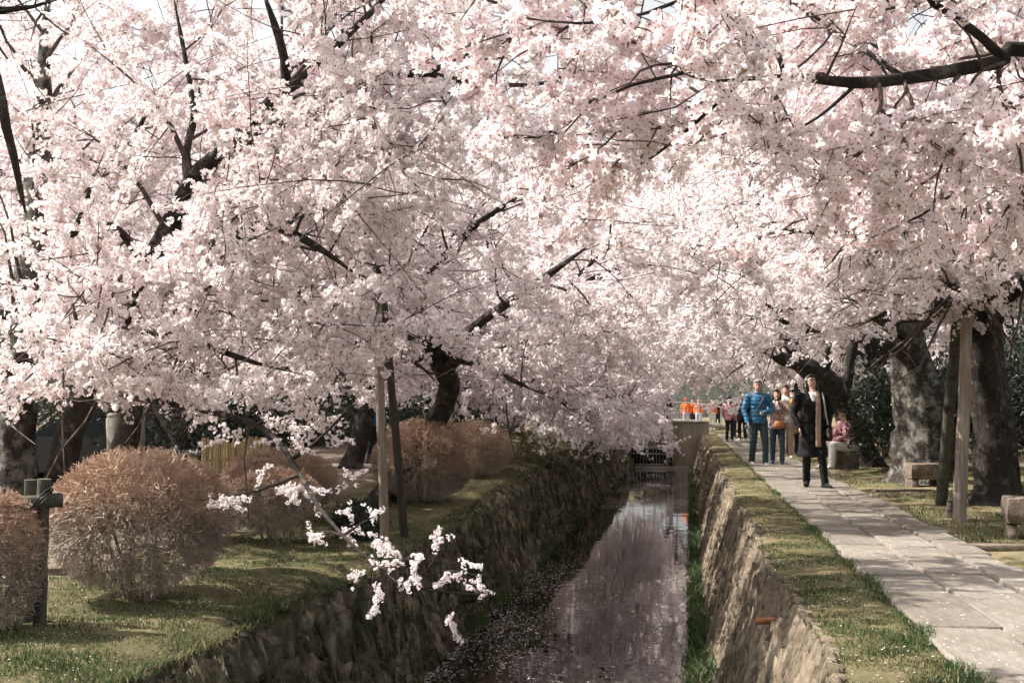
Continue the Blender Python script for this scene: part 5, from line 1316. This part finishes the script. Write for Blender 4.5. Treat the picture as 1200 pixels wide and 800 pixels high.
# seated person
def x_seat(root, j, hp): bag(root, (.02, -.16, .60), (.12, .06, .07), RED, 'red_bag')
q = gr(992, 548)
person('person in a pink checked top and white trousers sitting on a stone beside the path', (q[0], q[1] + .02, -.02), R(-62), 1.64, J=dict(pel=(0, .04, .46), che=(0, .0, .80), nek=(0, -.05, .99), sl=(.165, -.02, .94), sr=(-.165, -.02, .94), el=(.20, -.14, .70), er=(-.20, -.14, .70), wl=(.08, -.30, .62), wr=(-.08, -.30, .62),
       hl=(.09, .02, .45), hr=(-.09, .02, .45), kl=(.13, -.40, .50), kr=(-.11, -.40, .50), al=(.12, -.42, .09), ar=(-.10, -.50, .09)), head=(R(14), 0, R(-10)), hair='brown', hairlen=0, top=PINK, hem=.40, legs=M['white'], legr=1.25, shoes=PALE, extras=x_seat, vox=.014, group='people resting')
q = P(436, 500, 27.0); person('passer-by in a bright blue jacket behind the round orange bush', (q[0], q[1], float(left_level(27.0)) - .05), R(70), 1.60, hair='black', top=BLUE2, hem=.85, legs=NAVY, vox=.018, group='passers-by behind the bushes')
q = P(522, 500, 26.0); person('passer-by in a white shirt behind the round orange bush', (q[0], q[1], float(left_level(26.0))), R(-60), 1.66, hair='black', top=M['white'], hem=.85, legs=TAN, vox=.018, group='passers-by behind the bushes')
bpy.data.scenes.remove(TMP)

# ------------------------------------------------------------------ grass, weeds, fallen petals
def blades(n, xy_fn, z_fn, h, w, name, m, mixdry=0.25, lean=.5):
    x, y = xy_fn(n); n = len(x); z = z_fn(x, y)
    hh = h * RNG.uniform(.4, 1.25, n) * (0.75 + 0.45 * fnoise(x, y, 2.2, 6)); a_ = RNG.uniform(0, 6.283, n); l = RNG.uniform(.1, 1, n) * lean
    b = RNG.uniform(0, 6.283, n); c = np.stack([x, y, z - .008], -1); s = np.stack([np.cos(b), np.sin(b), 0 * b], -1) * (w * RNG.uniform(.6, 1.3, n))[:, None]
    dv = np.stack([np.cos(a_) * l, np.sin(a_) * l, np.ones(n)], -1) * hh[:, None]
    mid = c + dv * .55; tip = c + dv * np.array([1.35, 1.35, .95])
    V = np.stack([c - s, c + s, mid + s * .7, mid - s * .7, tip], 1).reshape(-1, 3)
    k = np.arange(n)[:, None] * 5
    dry = ((fnoise(x, y, 1.3, 9) * .5 + RNG.normal(0, .5, n)) > (0.55 - mixdry * 1.6)).astype(int)
    A = Acc(); A.v.append(V.astype(np.float32)); A.f += [k + np.array([[0, 1, 2, 3]]), k + np.array([[3, 2, 4]])]; A.m += [dry.astype(np.int32), dry.astype(np.int32)]; A.n = len(V)
    o = A.build(name, [m, M['drygrass']]); o['kind'] = 'stuff'
    return o
def near_y(n, y0, y1):          # more blades where the camera is close
    u = RNG.uniform(0, 1, n); return y0 * y1 / (y1 - u * (y1 - y0))
def strip(n):
    y = near_y(n, 4.8, 60); e = right_edge(y); x = e - .02 + RNG.uniform(0, 1, n) * (1.27 - e); keep = (fnoise(x, y, 1.6, 2) + RNG.normal(0, .45, n)) > -.55
    return x[keep], y[keep]
o = blades(90000, strip, rz, .028, .0035, 'grass_strip', M['grass'], .20); tag(o, 'grass strip between the paved path and the sunlit canal wall', 'grass', kind='stuff')
def strip_edge(n):
    y = near_y(n, 4.8, 60); x = 1.25 + RNG.normal(0, .03, n); keep = (fnoise(x * 0, y, 1.9, 5) + RNG.normal(0, .3, n)) > .05
    return x[keep], y[keep]
o = blades(12000, strip_edge, lambda x, y: 0 * x - .02, .055, .004, 'grass_tufts', M['grass'], .0, .9); tag(o, 'taller green tufts along the edge of the paving', 'grass', kind='stuff')
def verge(n):
    y = near_y(n, 9, 40); x = 2.48 + RNG.uniform(0, 1, n) ** 1.2 * 3.6; keep = (fnoise(x, y, .9, 7) + RNG.normal(0, .35, n)) > (.45 - .38 * np.clip(x - 2.5, 0, 1.6))
    return x[keep], y[keep]
o = blades(60000, verge, rz, .065, .0045, 'grass_verge', M['grass'], .05, .7); tag(o, 'grass under the cherry trees beside the props', 'grass', kind='stuff')
def bank(n):
    y = near_y(n, 6.2, 34); e = left_edge(y); x = e + .03 - RNG.uniform(0, 1, n) ** 1.15 * 2.9; keep = (fnoise(x, y, 1.1, 3) + RNG.normal(0, .4, n)) > -.5 + .55 * np.clip(e - x - 1.4, 0, 1.5)
    return x[keep], y[keep]
o = blades(120000, bank, lz, .038, .0038, 'grass_bank', M['grass'], .15); tag(o, 'short patchy grass on the bank around the clipped bushes', 'grass', kind='stuff')
def rim(n):
    y = near_y(n, 6.2, 58); x = left_edge(y) + RNG.normal(.03, .05, n); return x, y
o = blades(14000, rim, lambda x, y: left_level(y) - .07, .07, .004, 'grass_rim', M['grass'], .25, 1.1); tag(o, 'grass hanging over the top of the dark canal wall', 'grass', kind='stuff')
def foot_r(n):
    y = near_y(n, 10.5, 60); x = .13 + RNG.normal(0, .05, n) - .02 - .05 * fnoise(y, 0 * y, 1.3); return x, y
def weed_z(x, y): return WATER_Z - .02 + np.abs(RNG.normal(0, .16, len(x))) * (0.6 + 0.6 * np.clip(fnoise(y, 0 * y, .8, 3), -.5, 1))
o = blades(26000, foot_r, weed_z, .14, .008, 'waterside_weeds', M['grass'], -.2, 1.3); tag(o, 'green weeds along the foot of the sunlit canal wall', 'weeds', kind='stuff')
def foot_l(n):
    y = near_y(n, 12, 58); x = -2.72 + .12 * np.clip((y - 15) / 25, 0, 1.6) + RNG.normal(0, .05, n); k = fnoise(y, 0 * y, .9, 8) > .1; return x[k], y[k]
o = blades(9000, foot_l, weed_z, .10, .008, 'waterside_weeds', M['grass'], -.2, 1.3); tag(o, 'sparse weeds along the foot of the dark mossy canal wall', 'weeds', kind='stuff')

def tuft_field(n):
    k = 110; yc = near_y(k, 6.5, 45); tc = RNG.uniform(.05, .8, k); i = RNG.integers(0, k, n)
    y = yc[i] + RNG.normal(0, .09, n); t = np.clip(tc[i] + RNG.normal(0, .05, n), 0, .95)
    xf = -2.80 + .12 * np.clip((y - 15) / 25, 0, 1.6); xt = left_edge(y); zt = left_level(y) - .05
    return xt + (xf - xt) * t + .05, y, zt + (WATER_Z - .25 - zt) * t
_x, _y, _z = tuft_field(7000)
o = blades(7000, lambda n: (_x, _y), lambda x, y: _z, .11, .0045, 'wall_weeds', M['grass'], .1, 1.6); tag(o, 'weeds and moss tufts growing out of the dark canal wall', 'weeds', kind='stuff')
PETAL = leaf_mat('fallen_petal', (.80, .66, .66), (.86, .76, .75), 8, .7, .3, .2)
def petals(x, y, z, r, name, label, tilt=.15):
    n = len(x); a_ = RNG.uniform(0, 6.283, n); c = np.stack([x, y, z + .004], -1)
    u = np.stack([np.cos(a_), np.sin(a_), RNG.normal(0, tilt, n)], -1) * (r * RNG.uniform(.6, 1.3, n))[:, None]; w = np.stack([-np.sin(a_), np.cos(a_), RNG.normal(0, tilt, n)], -1) * (r * .75 * RNG.uniform(.6, 1.3, n))[:, None]
    c[:, 2] += np.abs(u[:, 2]) + np.abs(w[:, 2])
    V = np.stack([c - u, c - w, c + u, c + w], 1).reshape(-1, 3); A = Acc(); A.add(V, np.arange(n * 4).reshape(-1, 4))
    o = A.build(name, PETAL); tag(o, label, 'petals', kind='stuff')
def wpet(n, y0, y1, x0, x1, thr, seed):
    y = near_y(n, y0, y1); x = RNG.uniform(x0, x1, n); k = (fnoise(x, y * .25, 1.6, seed) + RNG.normal(0, .3, n)) > thr; return x[k], y[k]
xs, ys_ = [], []
for args in ((4200, 12.5, 34, -2.85, -1.3, 0, 2), (3600, 12.5, 60, -2.7, .12, .35, 4), (12000, 36, 59, -2.6, .12, -.25, 6), (1500, 12.5, 58, -2.86, -2.66, -.6, 1)):
    x, y = wpet(*args); xs.append(x); ys_.append(y)
x, y = np.concatenate(xs), np.concatenate(ys_); petals(x, y, np.full(len(x), WATER_Z), .016, 'floating_petals', 'pale petals drifting on the dark canal water', .02)
y = near_y(1700, 5, 40); x = right_edge(y) + RNG.uniform(0, 4, len(y)); z_ = np.where((x > 1.24) & (x < 2.47), .012, rz(x, y) + .012); petals(x, y, z_, .0075, 'fallen_petals', 'fallen petals scattered on the path and its verges')
y = near_y(1500, 6.5, 30); x = left_edge(y) - RNG.uniform(0, 4, len(y)); petals(x, y, lz(x, y) + .015, .0075, 'fallen_petals', 'fallen petals scattered on the bank below the bushes')
